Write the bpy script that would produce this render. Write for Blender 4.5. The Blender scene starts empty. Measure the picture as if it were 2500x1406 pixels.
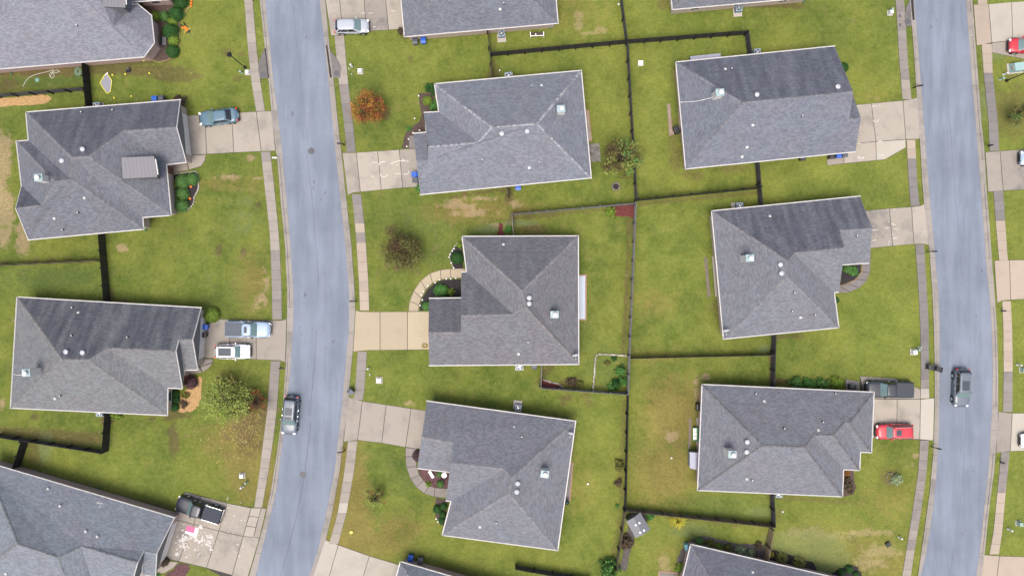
import bpy, bmesh, math, random
import numpy as np
from mathutils import Vector, Matrix
random.seed(7); RNG = np.random.default_rng(7)
C = bpy.context.scene.collection
SC = bpy.context.scene

# ------------------------------------------------------------------ camera, sky, sun, exposure
CAM_H = 100.0; FPX = 2000.0
cam_d = bpy.data.cameras.new('camera'); cam = bpy.data.objects.new('camera', cam_d); C.objects.link(cam)
cam.location = (0, 0, CAM_H); cam.rotation_euler = (0, 0, 0)
cam_d.sensor_width = 36.0; cam_d.lens = 36.0 * FPX / 2500.0
cam_d.clip_start = 0.5; cam_d.clip_end = 6000
SC.camera = cam
world = bpy.data.worlds.new('World'); SC.world = world; world.use_nodes = True
wn = world.node_tree.nodes; wl = world.node_tree.links
bg = wn['Background']
sky = wn.new('ShaderNodeTexSky'); sky.sky_type = 'NISHITA'; sky.sun_disc = False
sky.sun_elevation = math.radians(71); sky.sun_rotation = math.radians(194)
sky.air_density = 1.0; sky.dust_density = 7.0; sky.ozone_density = 1.0
wl.new(sky.outputs[0], bg.inputs[0]); bg.inputs[1].default_value = 0.15
sun_d = bpy.data.lights.new('sun', 'SUN'); sun = bpy.data.objects.new('sun', sun_d); C.objects.link(sun)
sun_d.energy = 1.5; sun_d.angle = math.radians(26); sun_d.color = (1.0, 0.96, 0.9)
sdir = Vector((-0.10, -0.30, 0.95))          # towards the sun
sun.rotation_euler = sdir.to_track_quat('Z', 'Y').to_euler(); sun.location = (0, 0, 60)
SC.view_settings.view_transform = 'Standard'; SC.view_settings.look = 'None'
SC.view_settings.gamma = 1.0; SC.view_settings.use_curve_mapping = False
SC.view_settings.exposure = 0.55

# ------------------------------------------------------------------ helpers
def W(px, py, z=0.0):
    s = (CAM_H - z) / FPX
    return Vector(((px - 1250.0) * s, (703.0 - py) * s, z))
OFF = {}
def off(p): return OFF.get(p.name, Vector((0, 0, 0))) if p is not None else Vector((0, 0, 0))
def tag(o, label=None, cat=None, group=None, kind=None):
    if label: o['label'] = label
    if cat: o['category'] = cat
    if group: o['group'] = group
    if kind: o['kind'] = kind
    return o
def thing(name, label, cat, loc=(0, 0, 0), rotz=0.0, group=None, kind=None):
    o = bpy.data.objects.new(name, None); C.objects.link(o)
    o.empty_display_size = 0.3; o.location = loc; o.rotation_euler = (0, 0, rotz)
    OFF[o.name] = Vector(loc)
    return tag(o, label, cat, group, kind)
def link(name, me, mat, parent=None, smooth=False):
    o = bpy.data.objects.new(name, me); C.objects.link(o)
    if mat is not None:
        if len(me.materials) == 0: me.materials.append(mat)
    if parent is not None:
        o.parent = parent; OFF[o.name] = off(parent)
    return o
def mk(name, verts, faces, mat, parent=None, smooth=False, local=False, uv=None):
    o_ = Vector((0, 0, 0)) if local else off(parent)
    me = bpy.data.meshes.new(name)
    me.from_pydata([(v[0] - o_[0], v[1] - o_[1], v[2] - o_[2]) for v in verts], [], faces)
    if smooth:
        me.polygons.foreach_set('use_smooth', [True] * len(me.polygons))
    if uv is not None:
        l = me.uv_layers.new(name='UVMap')
        l.data.foreach_set('uv', [c for f in uv for p in f for c in p])
    me.update()
    return link(name, me, mat, parent)
class MB:
    def __init__(s): s.v = []; s.f = []
    def add(s, v, f):
        n = len(s.v); s.v += [tuple(a) for a in v]; s.f += [tuple(i + n for i in q) for q in f]; return s
    def box(s, c, size, rz=0.0, ax=None):
        hx, hy, hz = size[0] / 2, size[1] / 2, size[2] / 2
        cs, sn = math.cos(rz), math.sin(rz); v = []
        for z in (-hz, hz):
            for x, y in ((-hx, -hy), (hx, -hy), (hx, hy), (-hx, hy)):
                v.append((c[0] + x * cs - y * sn, c[1] + x * sn + y * cs, c[2] + z))
        return s.add(v, [(3, 2, 1, 0), (4, 5, 6, 7), (0, 1, 5, 4), (1, 2, 6, 5), (2, 3, 7, 6), (3, 0, 4, 7)])
    def tube(s, a, b, r0, r1=None, n=8, cap=True):
        a = Vector(a); b = Vector(b); r1 = r0 if r1 is None else r1
        d = (b - a)
        if d.length < 1e-6: return s
        d.normalize(); t = Vector((0, 0, 1)) if abs(d.z) < .9 else Vector((1, 0, 0))
        u = d.cross(t).normalized(); w = d.cross(u)
        v = []
        for p, r in ((a, r0), (b, r1)):
            for i in range(n):
                t_ = 2 * math.pi * i / n
                v.append(p + u * (r * math.cos(t_)) + w * (r * math.sin(t_)))
        f = [(i, (i + 1) % n, n + (i + 1) % n, n + i) for i in range(n)]
        if cap: f += [tuple(range(n - 1, -1, -1)), tuple(range(n, 2 * n))]
        # orientation: make it consistent enough for closed shading
        return s.add(v, [tuple(reversed(q)) for q in f])
    def path(s, pts, r, n=6):
        for a, b in zip(pts, pts[1:]): s.tube(a, b, r, r, n)
        return s
    def lathe(s, c, prof, n=16):
        v = []
        for r, z in prof:
            for i in range(n):
                t = 2 * math.pi * i / n
                v.append((c[0] + r * math.cos(t), c[1] + r * math.sin(t), c[2] + z))
        f = []
        for k in range(len(prof) - 1):
            for i in range(n):
                f.append((k * n + i, k * n + (i + 1) % n, (k + 1) * n + (i + 1) % n, (k + 1) * n + i))
        f.append(tuple(range((len(prof) - 1) * n, len(prof) * n)))
        return s.add(v, f)
    def prism(s, poly, z0, z1):
        n = len(poly)
        a = sum(poly[i][0] * poly[(i + 1) % n][1] - poly[(i + 1) % n][0] * poly[i][1] for i in range(n))
        if a < 0: poly = poly[::-1]
        v = [(p[0], p[1], z0) for p in poly] + [(p[0], p[1], z1) for p in poly]
        f = [tuple(range(n, 2 * n)), tuple(range(n - 1, -1, -1))] + [(i, (i + 1) % n, n + (i + 1) % n, n + i) for i in range(n)]
        return s.add(v, f)
    def build(s, name, mat, parent=None, smooth=False, local=False):
        return mk(name, s.v, s.f, mat, parent, smooth, local)
def inset(poly, d):
    """offset a 2-D polygon inwards by d (metres)"""
    n = len(poly); P = [Vector((p[0], p[1])) for p in poly]
    a = sum(P[i].x * P[(i + 1) % n].y - P[(i + 1) % n].x * P[i].y for i in range(n))
    sg = 1 if a > 0 else -1; out = []
    for i in range(n):
        p0, p1, p2 = P[i - 1], P[i], P[(i + 1) % n]
        d1 = (p1 - p0).normalized(); d2 = (p2 - p1).normalized()
        n1 = Vector((-d1.y, d1.x)) * sg; n2 = Vector((-d2.y, d2.x)) * sg
        k = 1 + n1.dot(n2)
        m = (n1 + n2) / k if k > .25 else n1
        out.append(p1 + m * d)
    return out
def poly_px(pts, z=0.0): return [W(x, y, z) for x, y in pts]

# ------------------------------------------------------------------ materials
MATS = {}
def newmat(name):
    m = bpy.data.materials.new(name); m.use_nodes = True; MATS[name] = m
    return m, m.node_tree.nodes, m.node_tree.links, m.node_tree.nodes['Principled BSDF']
def noise(n, l, vec, scale, detail=3.0, rough=.6):
    t = n.new('ShaderNodeTexNoise'); t.inputs['Scale'].default_value = scale
    t.inputs['Detail'].default_value = detail; t.inputs['Roughness'].default_value = rough
    if vec is not None: l.new(vec, t.inputs['Vector'])
    return t.outputs[0]
def mrange(n, l, v, a, b, c, d, smooth=False):
    m = n.new('ShaderNodeMapRange'); m.clamp = True
    if smooth: m.interpolation_type = 'SMOOTHSTEP'
    l.new(v, m.inputs[0])
    for i, x in enumerate((a, b, c, d)): m.inputs[i + 1].default_value = x
    return m.outputs[0]
def mth(n, l, op, a, b):
    m = n.new('ShaderNodeMath'); m.operation = op
    for i, x in enumerate((a, b)):
        if isinstance(x, (int, float)): m.inputs[i].default_value = x
        else: l.new(x, m.inputs[i])
    return m.outputs[0]
def mixc(n, l, fac, a, b, mode='MIX'):
    m = n.new('ShaderNodeMix'); m.data_type = 'RGBA'; m.blend_type = mode
    if isinstance(fac, (int, float)): m.inputs[0].default_value = fac
    else: l.new(fac, m.inputs[0])
    for i, x in ((6, a), (7, b)):
        if isinstance(x, tuple): m.inputs[i].default_value = (x[0], x[1], x[2], 1)
        else: l.new(x, m.inputs[i])
    return m.outputs[2]
def hsv(n, l, col, val=None, hue=None, sat=None):
    h = n.new('ShaderNodeHueSaturation')
    if isinstance(col, tuple): h.inputs['Color'].default_value = (*col, 1)
    else: l.new(col, h.inputs['Color'])
    if val is not None: l.new(val, h.inputs['Value'])
    if hue is not None: l.new(hue, h.inputs['Hue'])
    if sat is not None: l.new(sat, h.inputs['Saturation'])
    return h.outputs[0]
def simple(name, col, rough=.7, var=(), rand=0.0, island=0.0, metal=0.0, spec=.5, bump=None, huevar=0.0, coat=0.0, col2=None, c2scale=1.0):
    if name in MATS: return MATS[name]
    m, n, l, b = newmat(name)
    geo = n.new('ShaderNodeNewGeometry'); pos = geo.outputs['Position']
    base = tuple(col)
    if col2 is not None:
        base = mixc(n, l, mrange(n, l, noise(n, l, pos, c2scale, 4), .38, .62, 0, 1, True), tuple(col), tuple(col2))
    v = None
    for sc, am in var:
        x = mrange(n, l, noise(n, l, pos, sc, 4), .3, .7, 1 - am, 1 + am)
        v = x if v is None else mth(n, l, 'MULTIPLY', v, x)
    if rand:
        oi = n.new('ShaderNodeObjectInfo')
        x = mrange(n, l, oi.outputs['Random'], 0, 1, 1 - rand, 1 + rand)
        v = x if v is None else mth(n, l, 'MULTIPLY', v, x)
    if island:
        x = mrange(n, l, geo.outputs['Random Per Island'], 0, 1, 1 - island, 1 + island)
        v = x if v is None else mth(n, l, 'MULTIPLY', v, x)
    hue = None
    if huevar:
        hue = mrange(n, l, geo.outputs['Random Per Island'], 0, 1, .5 - huevar, .5 + huevar)
    if v is not None or hue is not None:
        l.new(hsv(n, l, base, v, hue), b.inputs['Base Color'])
    elif isinstance(base, tuple): b.inputs['Base Color'].default_value = (*base, 1)
    else: l.new(base, b.inputs['Base Color'])
    b.inputs['Roughness'].default_value = rough; b.inputs['Metallic'].default_value = metal
    b.inputs['Specular IOR Level'].default_value = spec
    if coat: b.inputs['Coat Weight'].default_value = coat; b.inputs['Coat Roughness'].default_value = .04
    if bump:
        bp = n.new('ShaderNodeBump'); bp.inputs['Strength'].default_value = bump[1]; bp.inputs['Distance'].default_value = .03
        l.new(noise(n, l, pos, bump[0], 4), bp.inputs['Height']); l.new(bp.outputs[0], b.inputs['Normal'])
    return m

def grass_material():
    m, n, l, b = newmat('lawn_grass')
    geo = n.new('ShaderNodeNewGeometry'); pos = geo.outputs['Position']
    big = mrange(n, l, noise(n, l, pos, .11, 6, .7), .36, .64, 0, 1, True)
    med = mrange(n, l, noise(n, l, pos, .55, 4, .6), .34, .66, 0, 1, True)
    col = mixc(n, l, big, (.070, .105, .0180), (.111, .128, .0240))
    col = mixc(n, l, mth(n, l, 'MULTIPLY', med, .6), col, (.124, .142, .031))
    cl = mrange(n, l, noise(n, l, pos, 1.7, 3, .6), .52, .72, 0, .45, True)
    col = mixc(n, l, cl, col, (.066, .092, .018))
    def at(name):
        a = n.new('ShaderNodeAttribute'); a.attribute_name = name; return a.outputs['Fac']
    edge = mrange(n, l, noise(n, l, pos, .9, 9, .78), .28, .72, 0, 1); frag = mrange(n, l, noise(n, l, pos, 4.5, 4, .75), .34, .58, .42, 1)
    def mask(name, soft=.14, amp=.75):
        x = mth(n, l, 'ADD', at(name), mth(n, l, 'MULTIPLY', mth(n, l, 'SUBTRACT', edge, .5), amp))
        return mth(n, l, 'MULTIPLY', mrange(n, l, x, .42 - soft, .42 + soft, 0, 1, True), frag if name in ('soil', 'sand') else 1.0)
    col = mixc(n, l, mth(n, l, 'MULTIPLY', mask('lush', .34, 1.0), .75), col, (.060, .092, .024))
    col = mixc(n, l, mth(n, l, 'MULTIPLY', mask('dry', .34, 1.1), .75), col, (.160, .124, .040))
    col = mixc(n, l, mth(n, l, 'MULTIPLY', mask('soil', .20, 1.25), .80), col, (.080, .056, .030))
    col = mixc(n, l, mth(n, l, 'MULTIPLY', mask('sand', .20, 1.25), .85), col, (.255, .190, .115))
    col = mixc(n, l, mth(n, l, 'MULTIPLY', mask('moss', .25, .8), .75), col, (.112, .138, .062))
    col = mixc(n, l, mth(n, l, 'MULTIPLY', mrange(n, l, mth(n, l, 'ADD', at('tone'), mth(n, l, 'MULTIPLY', mth(n, l, 'SUBTRACT', edge, .5), .9)), 0, 1, 0, 1, True), .62), col, mixc(n, l, .5, col, (.184, .208, .040)))
    f1 = mrange(n, l, noise(n, l, pos, 9.0, 2, .8), .25, .75, .52, 1.56)
    f2 = mrange(n, l, noise(n, l, pos, 2.2, 3, .6), .3, .7, .88, 1.13)
    f3 = mrange(n, l, noise(n, l, pos, .22, 3, .6), .3, .7, .86, 1.14)
    v = mth(n, l, 'MULTIPLY', mth(n, l, 'MULTIPLY', f1, f2), f3)
    l.new(hsv(n, l, col, v), b.inputs['Base Color'])
    b.inputs['Roughness'].default_value = .9; b.inputs['Specular IOR Level'].default_value = .15
    bp = n.new('ShaderNodeBump'); bp.inputs['Strength'].default_value = .55; bp.inputs['Distance'].default_value = .06
    l.new(noise(n, l, pos, 7, 4, .7), bp.inputs['Height']); l.new(bp.outputs[0], b.inputs['Normal'])
    return m
def asphalt_material():
    m, n, l, b = newmat('aged_asphalt')
    geo = n.new('ShaderNodeNewGeometry'); pos = geo.outputs['Position']
    mp = n.new('ShaderNodeMapping'); mp.inputs['Scale'].default_value = (1.0, .12, 1); l.new(pos, mp.inputs[0])
    lane = mrange(n, l, noise(n, l, mp.outputs[0], .75, 5, .6), .35, .65, 0, 1, True)
    col = mixc(n, l, lane, (.138, .163, .205), (.172, .200, .250))
    spot = mrange(n, l, noise(n, l, pos, .75, 6, .65), .66, .78, 0, .45, True)
    col = mixc(n, l, spot, col, (.085, .09, .11))
    v = mth(n, l, 'MULTIPLY', mrange(n, l, noise(n, l, pos, .18, 4), .3, .7, .88, 1.12), mrange(n, l, noise(n, l, pos, 9, 3, .85), .25, .75, .84, 1.16))
    l.new(hsv(n, l, col, v), b.inputs['Base Color'])
    b.inputs['Roughness'].default_value = .85; b.inputs['Specular IOR Level'].default_value = .3
    return m
def concrete_material(name, col, dark, stain=.5):
    m, n, l, b = newmat(name)
    geo = n.new('ShaderNodeNewGeometry'); pos = geo.outputs['Position']
    oi = n.new('ShaderNodeObjectInfo')
    cmb = n.new('ShaderNodeVectorMath'); cmb.operation = 'ADD'; l.new(pos, cmb.inputs[0])
    sc = n.new('ShaderNodeVectorMath'); sc.operation = 'SCALE'; sc.inputs[0].default_value = (13, 7, 5); l.new(oi.outputs['Random'], sc.inputs['Scale'])
    l.new(sc.outputs[0], cmb.inputs[1]); p2 = cmb.outputs[0]
    c = mixc(n, l, mrange(n, l, noise(n, l, p2, .45, 5, .65), .46, .70, 0, stain, True), tuple(col), tuple(dark))
    c = mixc(n, l, mrange(n, l, noise(n, l, p2, 1.3, 5, .7), .58, .76, 0, stain * .7, True), c, tuple(dark))
    v = mth(n, l, 'MULTIPLY', mrange(n, l, oi.outputs['Random'], 0, 1, .93, 1.07), mrange(n, l, noise(n, l, pos, 11, 3, .8), .25, .75, .92, 1.08))
    l.new(hsv(n, l, c, v), b.inputs['Base Color']); b.inputs['Roughness'].default_value = .85
    b.inputs['Specular IOR Level'].default_value = .3
    return m
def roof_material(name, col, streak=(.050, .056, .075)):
    col = (col[0] * 1.17, col[1] * 1.23, col[2] * 1.31)
    m, n, l, b = newmat(name)
    uvn = n.new('ShaderNodeUVMap'); uvn.uv_map = 'UVMap'
    geo = n.new('ShaderNodeNewGeometry'); pos = geo.outputs['Position']
    br = n.new('ShaderNodeTexBrick'); l.new(uvn.outputs[0], br.inputs['Vector'])
    br.inputs['Scale'].default_value = 1.0; br.inputs['Brick Width'].default_value = .33; br.inputs['Row Height'].default_value = .145
    br.inputs['Mortar Size'].default_value = .012; br.inputs['Mortar Smooth'].default_value = .4
    br.inputs['Color1'].default_value = (.62, .62, .62, 1); br.inputs['Color2'].default_value = (1.32, 1.32, 1.32, 1); br.inputs['Mortar'].default_value = (.45, .45, .45, 1)
    warm = mrange(n, l, noise(n, l, pos, .35, 4), .35, .65, 0, 1, True)
    c = mixc(n, l, warm, (col[0] * 1.025, col[1] * .99, col[2] * .985), (col[0] * .98, col[1] * 1.01, col[2] * 1.015))
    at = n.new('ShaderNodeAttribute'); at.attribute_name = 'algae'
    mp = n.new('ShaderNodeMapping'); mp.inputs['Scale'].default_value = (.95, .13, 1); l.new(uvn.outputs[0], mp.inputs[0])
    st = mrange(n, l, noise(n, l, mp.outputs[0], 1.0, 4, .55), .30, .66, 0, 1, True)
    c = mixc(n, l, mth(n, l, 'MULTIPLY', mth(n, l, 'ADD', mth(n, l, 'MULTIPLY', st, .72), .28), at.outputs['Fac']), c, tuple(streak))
    c = mixc(n, l, .55, c, br.outputs[0], 'MULTIPLY')
    v = mth(n, l, 'MULTIPLY', mrange(n, l, noise(n, l, uvn.outputs[0], 8.5, 3, .8), .25, .75, .80, 1.22), mrange(n, l, noise(n, l, pos, .9, 4), .3, .7, .93, 1.07))
    l.new(hsv(n, l, c, v), b.inputs['Base Color']); b.inputs['Roughness'].default_value = .9; b.inputs['Specular IOR Level'].default_value = .25
    bp = n.new('ShaderNodeBump'); bp.inputs['Strength'].default_value = .35; bp.inputs['Distance'].default_value = .02
    l.new(br.outputs[1], bp.inputs['Height']); bp.invert = True; l.new(bp.outputs[0], b.inputs['Normal'])
    return m
def brick_material(name, c1, c2, mortar):
    m, n, l, b = newmat(name)
    uvn = n.new('ShaderNodeUVMap'); uvn.uv_map = 'UVMap'
    br = n.new('ShaderNodeTexBrick'); l.new(uvn.outputs[0], br.inputs['Vector'])
    br.inputs['Scale'].default_value = 1; br.inputs['Brick Width'].default_value = .22; br.inputs['Row Height'].default_value = .075; br.inputs['Mortar Size'].default_value = .01
    for k, c in (('Color1', c1), ('Color2', c2), ('Mortar', mortar)): br.inputs[k].default_value = (*c, 1)
    l.new(br.outputs[0], b.inputs['Base Color']); b.inputs['Roughness'].default_value = .9
    return m
M_GRASS = grass_material(); M_ASPH = asphalt_material()
CON = {'tan': concrete_material('concrete_tan', (.262, .236, .205), (.19, .172, .155), .7),
       'peach': concrete_material('concrete_peach', (.325, .272, .220), (.26, .22, .18), .5),
       'cream': concrete_material('concrete_cream', (.352, .300, .216), (.29, .25, .19), .5),
       'gray': concrete_material('concrete_weathered', (.205, .186, .170), (.145, .137, .132), .8),
       'dark': concrete_material('concrete_dark', (.168, .158, .153), (.128, .120, .116), .7),
       'drive': concrete_material('concrete_driveway', (.300, .272, .232), (.20, .182, .165), .7),
       'drivegray': concrete_material('concrete_driveway_worn', (.250, .228, .200), (.15, .142, .138), .9),
       'pale': concrete_material('concrete_pale', (.345, .322, .278), (.27, .255, .225), .5),
       'kerb': concrete_material('concrete_kerb', (.246, .226, .206), (.17, .158, .148), .8),
       'inlet': concrete_material('concrete_inlet', (.135, .128, .124), (.09, .085, .083), .8)}
M_JOINT = simple('joint_soil', (.045, .04, .035), .95, ((3, .3),))
M_WHITE = simple('white_trim', (.54, .53, .52), .5, ((2, .06),))
M_DARKTRIM = simple('roof_edge_trim', (.16, .16, .17), .6)
M_GLASS = simple('window_glass', (.03, .045, .05), .06, spec=.8)
M_DOOR = simple('door_paint', (.12, .05, .035), .45)
M_GARAGE = simple('garage_door_white', (.62, .60, .58), .5, ((1.5, .06),))
M_SOFFIT = simple('soffit', (.55, .54, .52), .7)
M_BRICK = brick_material('brick_pink', (.42, .28, .25), (.34, .22, .20), (.42, .36, .33))
M_BRICK2 = brick_material('brick_buff', (.42, .33, .28), (.35, .27, .22), (.44, .39, .35))
M_GABLE = simple('gable_siding', (.55, .54, .53), .7, ((2, .05),))
M_GABLED = simple('gable_dark_shingle', (.125, .128, .138), .85, ((3, .12),))
M_BLACKW = simple('fence_stained_black', (.0130, .0118, .0112), .85, ((3, .6),), island=.6)
M_BLACKP = simple('fence_post_black', (.007, .0065, .006), .85)
M_GREYW = simple('fence_weathered_grey', (.185, .178, .182), .85, ((2.5, .25),), island=.22)
M_GREYP = simple('fence_post_grey', (.10, .095, .095), .85, ((3, .2),))
M_DKGREYW = simple('fence_dark_grey', (.040, .040, .044), .85, ((2.5, .35),), island=.4)
M_BROWNW = simple('fence_brown', (.115, .095, .065), .85, ((2.5, .3),), island=.35)
M_BROWNP = simple('fence_post_brown', (.05, .042, .032), .85)
M_TANW = simple('fence_new_tan', (.25, .20, .12), .8, ((2.5, .2),), island=.2)
M_METAL = simple('galvanised_metal', (.55, .58, .60), .35, metal=.6)
M_VENT = simple('vent_pale_grey', (.40, .42, .45), .55, ((5, .15),))
M_BLACKPL = simple('black_plastic', (.010, .011, .014), .45)
M_FLASH = simple('chimney_flashing', (.26, .36, .38), .45, ((3, .2),))
M_CONDENSER = simple('condenser_case', (.12, .17, .22), .5)
M_FAN = simple('condenser_fan', (.02, .035, .05), .5)
M_PAD = simple('condenser_pad', (.36, .33, .29), .85)
M_IRON = simple('cast_iron', (.075, .075, .085), .6, ((8, .3),))

# ------------------------------------------------------------------ ground
def ground():
    step = .3
    xs = np.concatenate([[-2500, -600, -200, -110], np.arange(-78, 78.01, step), [110, 200, 600, 2500]])
    ys = np.concatenate([[-2500, -600, -200, -80], np.arange(-46, 46.01, step), [80, 200, 600, 2500]])
    X, Y = np.meshgrid(xs, ys); nx, ny = len(xs), len(ys)
    me = bpy.data.meshes.new('lawn')
    co = np.zeros((nx * ny, 3)); co[:, 0] = X.ravel(); co[:, 1] = Y.ravel()
    idx = np.arange(nx * ny).reshape(ny, nx)
    q = np.stack([idx[:-1, :-1], idx[:-1, 1:], idx[1:, 1:], idx[1:, :-1]], -1).reshape(-1, 4)
    me.vertices.add(nx * ny); me.vertices.foreach_set('co', co.ravel())
    me.loops.add(q.size); me.loops.foreach_set('vertex_index', q.ravel())
    me.polygons.add(len(q)); me.polygons.foreach_set('loop_start', np.arange(0, q.size, 4)); me.polygons.foreach_set('loop_total', np.full(len(q), 4))
    PX = co[:, 0] * 20 + 1250; PY = 703 - co[:, 1] * 20
    def field(blobs, lines):
        F = np.zeros(len(PX))
        for b in blobs:
            cx, cy, rx, ry = b[:4]; s = b[4] if len(b) > 4 else 1.0; a = math.radians(b[5]) if len(b) > 5 else 0
            dx, dy = PX - cx, PY - cy
            u = (dx * math.cos(a) + dy * math.sin(a)) / rx; v = (-dx * math.sin(a) + dy * math.cos(a)) / ry
            F = np.maximum(F, s * np.clip(1.25 - .6 * np.sqrt(u * u + v * v), 0, 1))
        for pts, w, s in lines:
            D = np.full(len(PX), 1e9)
            for (x0, y0), (x1, y1) in zip(pts, pts[1:]):
                L2 = (x1 - x0) ** 2 + (y1 - y0) ** 2
                t = np.clip(((PX - x0) * (x1 - x0) + (PY - y0) * (y1 - y0)) / L2, 0, 1)
                D = np.minimum(D, np.hypot(PX - x0 - t * (x1 - x0), PY - y0 - t * (y1 - y0)))
            F = np.maximum(F, s * np.clip(1.25 - .6 * D / w, 0, 1))
        return F
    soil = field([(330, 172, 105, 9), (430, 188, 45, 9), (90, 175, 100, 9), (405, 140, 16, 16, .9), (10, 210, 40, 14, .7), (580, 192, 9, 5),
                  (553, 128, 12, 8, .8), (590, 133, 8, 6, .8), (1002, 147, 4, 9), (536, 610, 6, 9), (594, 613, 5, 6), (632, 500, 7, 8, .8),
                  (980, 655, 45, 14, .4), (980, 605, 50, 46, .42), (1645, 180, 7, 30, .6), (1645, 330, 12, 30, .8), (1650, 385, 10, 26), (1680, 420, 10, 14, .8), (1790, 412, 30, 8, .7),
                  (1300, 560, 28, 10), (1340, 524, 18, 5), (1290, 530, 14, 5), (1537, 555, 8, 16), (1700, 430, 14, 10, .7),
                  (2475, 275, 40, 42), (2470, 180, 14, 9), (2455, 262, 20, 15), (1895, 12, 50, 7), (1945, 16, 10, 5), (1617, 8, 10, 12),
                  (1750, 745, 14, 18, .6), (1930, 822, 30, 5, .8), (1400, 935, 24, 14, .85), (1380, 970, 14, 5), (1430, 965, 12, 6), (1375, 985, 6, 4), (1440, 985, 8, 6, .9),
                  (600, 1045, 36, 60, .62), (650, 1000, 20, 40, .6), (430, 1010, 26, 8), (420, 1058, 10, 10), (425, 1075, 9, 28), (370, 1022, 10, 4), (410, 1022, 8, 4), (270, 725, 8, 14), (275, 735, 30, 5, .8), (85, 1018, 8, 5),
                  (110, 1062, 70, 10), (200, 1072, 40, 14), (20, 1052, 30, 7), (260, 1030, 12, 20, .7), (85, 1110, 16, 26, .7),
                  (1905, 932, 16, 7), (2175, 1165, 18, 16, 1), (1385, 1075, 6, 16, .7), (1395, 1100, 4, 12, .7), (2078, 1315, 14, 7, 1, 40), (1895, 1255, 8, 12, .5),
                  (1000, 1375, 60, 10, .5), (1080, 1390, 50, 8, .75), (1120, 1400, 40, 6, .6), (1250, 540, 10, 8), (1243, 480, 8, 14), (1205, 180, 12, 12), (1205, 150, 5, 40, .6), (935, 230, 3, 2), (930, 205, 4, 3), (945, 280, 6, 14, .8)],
                 [([(40, 1150), (100, 1170), (200, 1195), (310, 1228), (410, 1252)], 13, 1), ([(1533, 520), (1533, 640), (1527, 760), (1522, 860)], 5, .7),  # strips along fences and walls: brown dirt with contact shade painted in
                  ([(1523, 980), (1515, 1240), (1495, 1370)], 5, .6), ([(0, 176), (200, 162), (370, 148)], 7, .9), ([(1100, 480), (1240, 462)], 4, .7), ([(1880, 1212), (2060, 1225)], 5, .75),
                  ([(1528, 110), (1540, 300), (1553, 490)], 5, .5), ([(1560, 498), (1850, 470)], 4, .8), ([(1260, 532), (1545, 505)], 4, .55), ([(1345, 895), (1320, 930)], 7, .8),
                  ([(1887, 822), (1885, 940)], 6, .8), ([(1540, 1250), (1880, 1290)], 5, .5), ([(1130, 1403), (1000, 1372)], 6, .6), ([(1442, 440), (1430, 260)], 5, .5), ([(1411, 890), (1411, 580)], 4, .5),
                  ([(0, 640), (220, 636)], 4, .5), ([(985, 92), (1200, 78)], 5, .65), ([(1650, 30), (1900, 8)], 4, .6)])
    sand = field([(8, 385, 14, 45), (12, 345, 14, 12), (12, 495, 16, 26), (16, 530, 14, 22), (10, 575, 12, 20), (57, 592, 12, 22), (48, 560, 8, 10), (300, 606, 10, 8), (612, 386, 8, 6), (632, 435, 10, 3), (560, 433, 30, 5, .6),
                  (1412, 40, 8, 10), (1413, 64, 9, 8), (1470, 73, 11, 7), (1440, 82, 18, 3), (1120, 503, 34, 5), (1105, 492, 20, 3), (1170, 485, 30, 4, .8), (1150, 520, 40, 7, .8), (1260, 500, 12, 8, .7),
                  (1640, 1065, 12, 10, .9), (1625, 1380, 14, 20, .75), (1960, 1300, 40, 10, .8), (2010, 1310, 40, 8, .8), (2115, 1300, 50, 6, .9), (2150, 1345, 40, 14, .72), (2120, 1375, 34, 14, .7),
                  (640, 725, 8, 10, .7), (648, 740, 6, 6, .8), (1215, 550, 12, 6), (1700, 940, 6, 30, .6), (1723, 920, 10, 6, .9), (2235, 1112, 8, 5, .8), (2225, 1135, 10, 4, .7), (625, 740, 8, 14, .6), (35, 780, 8, 6, .7), (5, 985, 6, 10, .8), (2130, 240, 18, 3, .4), (995, 985, 10, 6, .6), (650, 690, 8, 30, .5)],
                 [([(0, 350), (5, 420), (0, 480)], 6, .9)])
    dry = field([(1640, 1015, 60, 70, .9), (1620, 1150, 70, 60, .85), (870, 1200, 22, 110, .85), (895, 1330, 80, 26, 1), (870, 1300, 34, 50, 1), (600, 1090, 44, 90, .95), (560, 1080, 60, 40, .6), (600, 1190, 34, 30, .7), (830, 1190, 9, 110, 1), (655, 1160, 10, 90, .85),
                 (1150, 515, 90, 24, .75), (1250, 510, 50, 20, .6), (620, 690, 36, 60, .6), (560, 450, 80, 16, .5), (1600, 740, 50, 30, .5), (1100, 30, 20, 20, .2), (2040, 1330, 120, 40, .75), (2150, 1370, 60, 30, .8), (1640, 1360, 50, 40, .5), (1590, 870, 60, 18, .4), (970, 1290, 60, 30, .6),
                 (60, 170, 100, 14, .8), (1400, 30, 60, 40, .5), (1420, 1200, 30, 60, .4), (2170, 1225, 60, 40, .5), (2130, 240, 40, 14, .4)],
                [([(812, 1290), (850, 1090)], 8, .9)])
    lush = field([(90, 195, 80, 14, 1), (190, 190, 30, 10, .8), (1150, 620, 120, 40, .55), (1030, 540, 90, 40, .5), (1800, 1240, 90, 24, .9), (1700, 1225, 40, 16, .7), (1000, 1150, 60, 60, .45), (130, 680, 120, 26, .7), (560, 720, 50, 40, .45), (100, 1145, 20, 12, .8), (1650, 1080, 20, 20, .6), (1490, 900, 38, 40, .9), (960, 1320, 30, 14, .5), (350, 1180, 60, 12, .3), (1430, 810, 20, 50, .4)], [])
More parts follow.
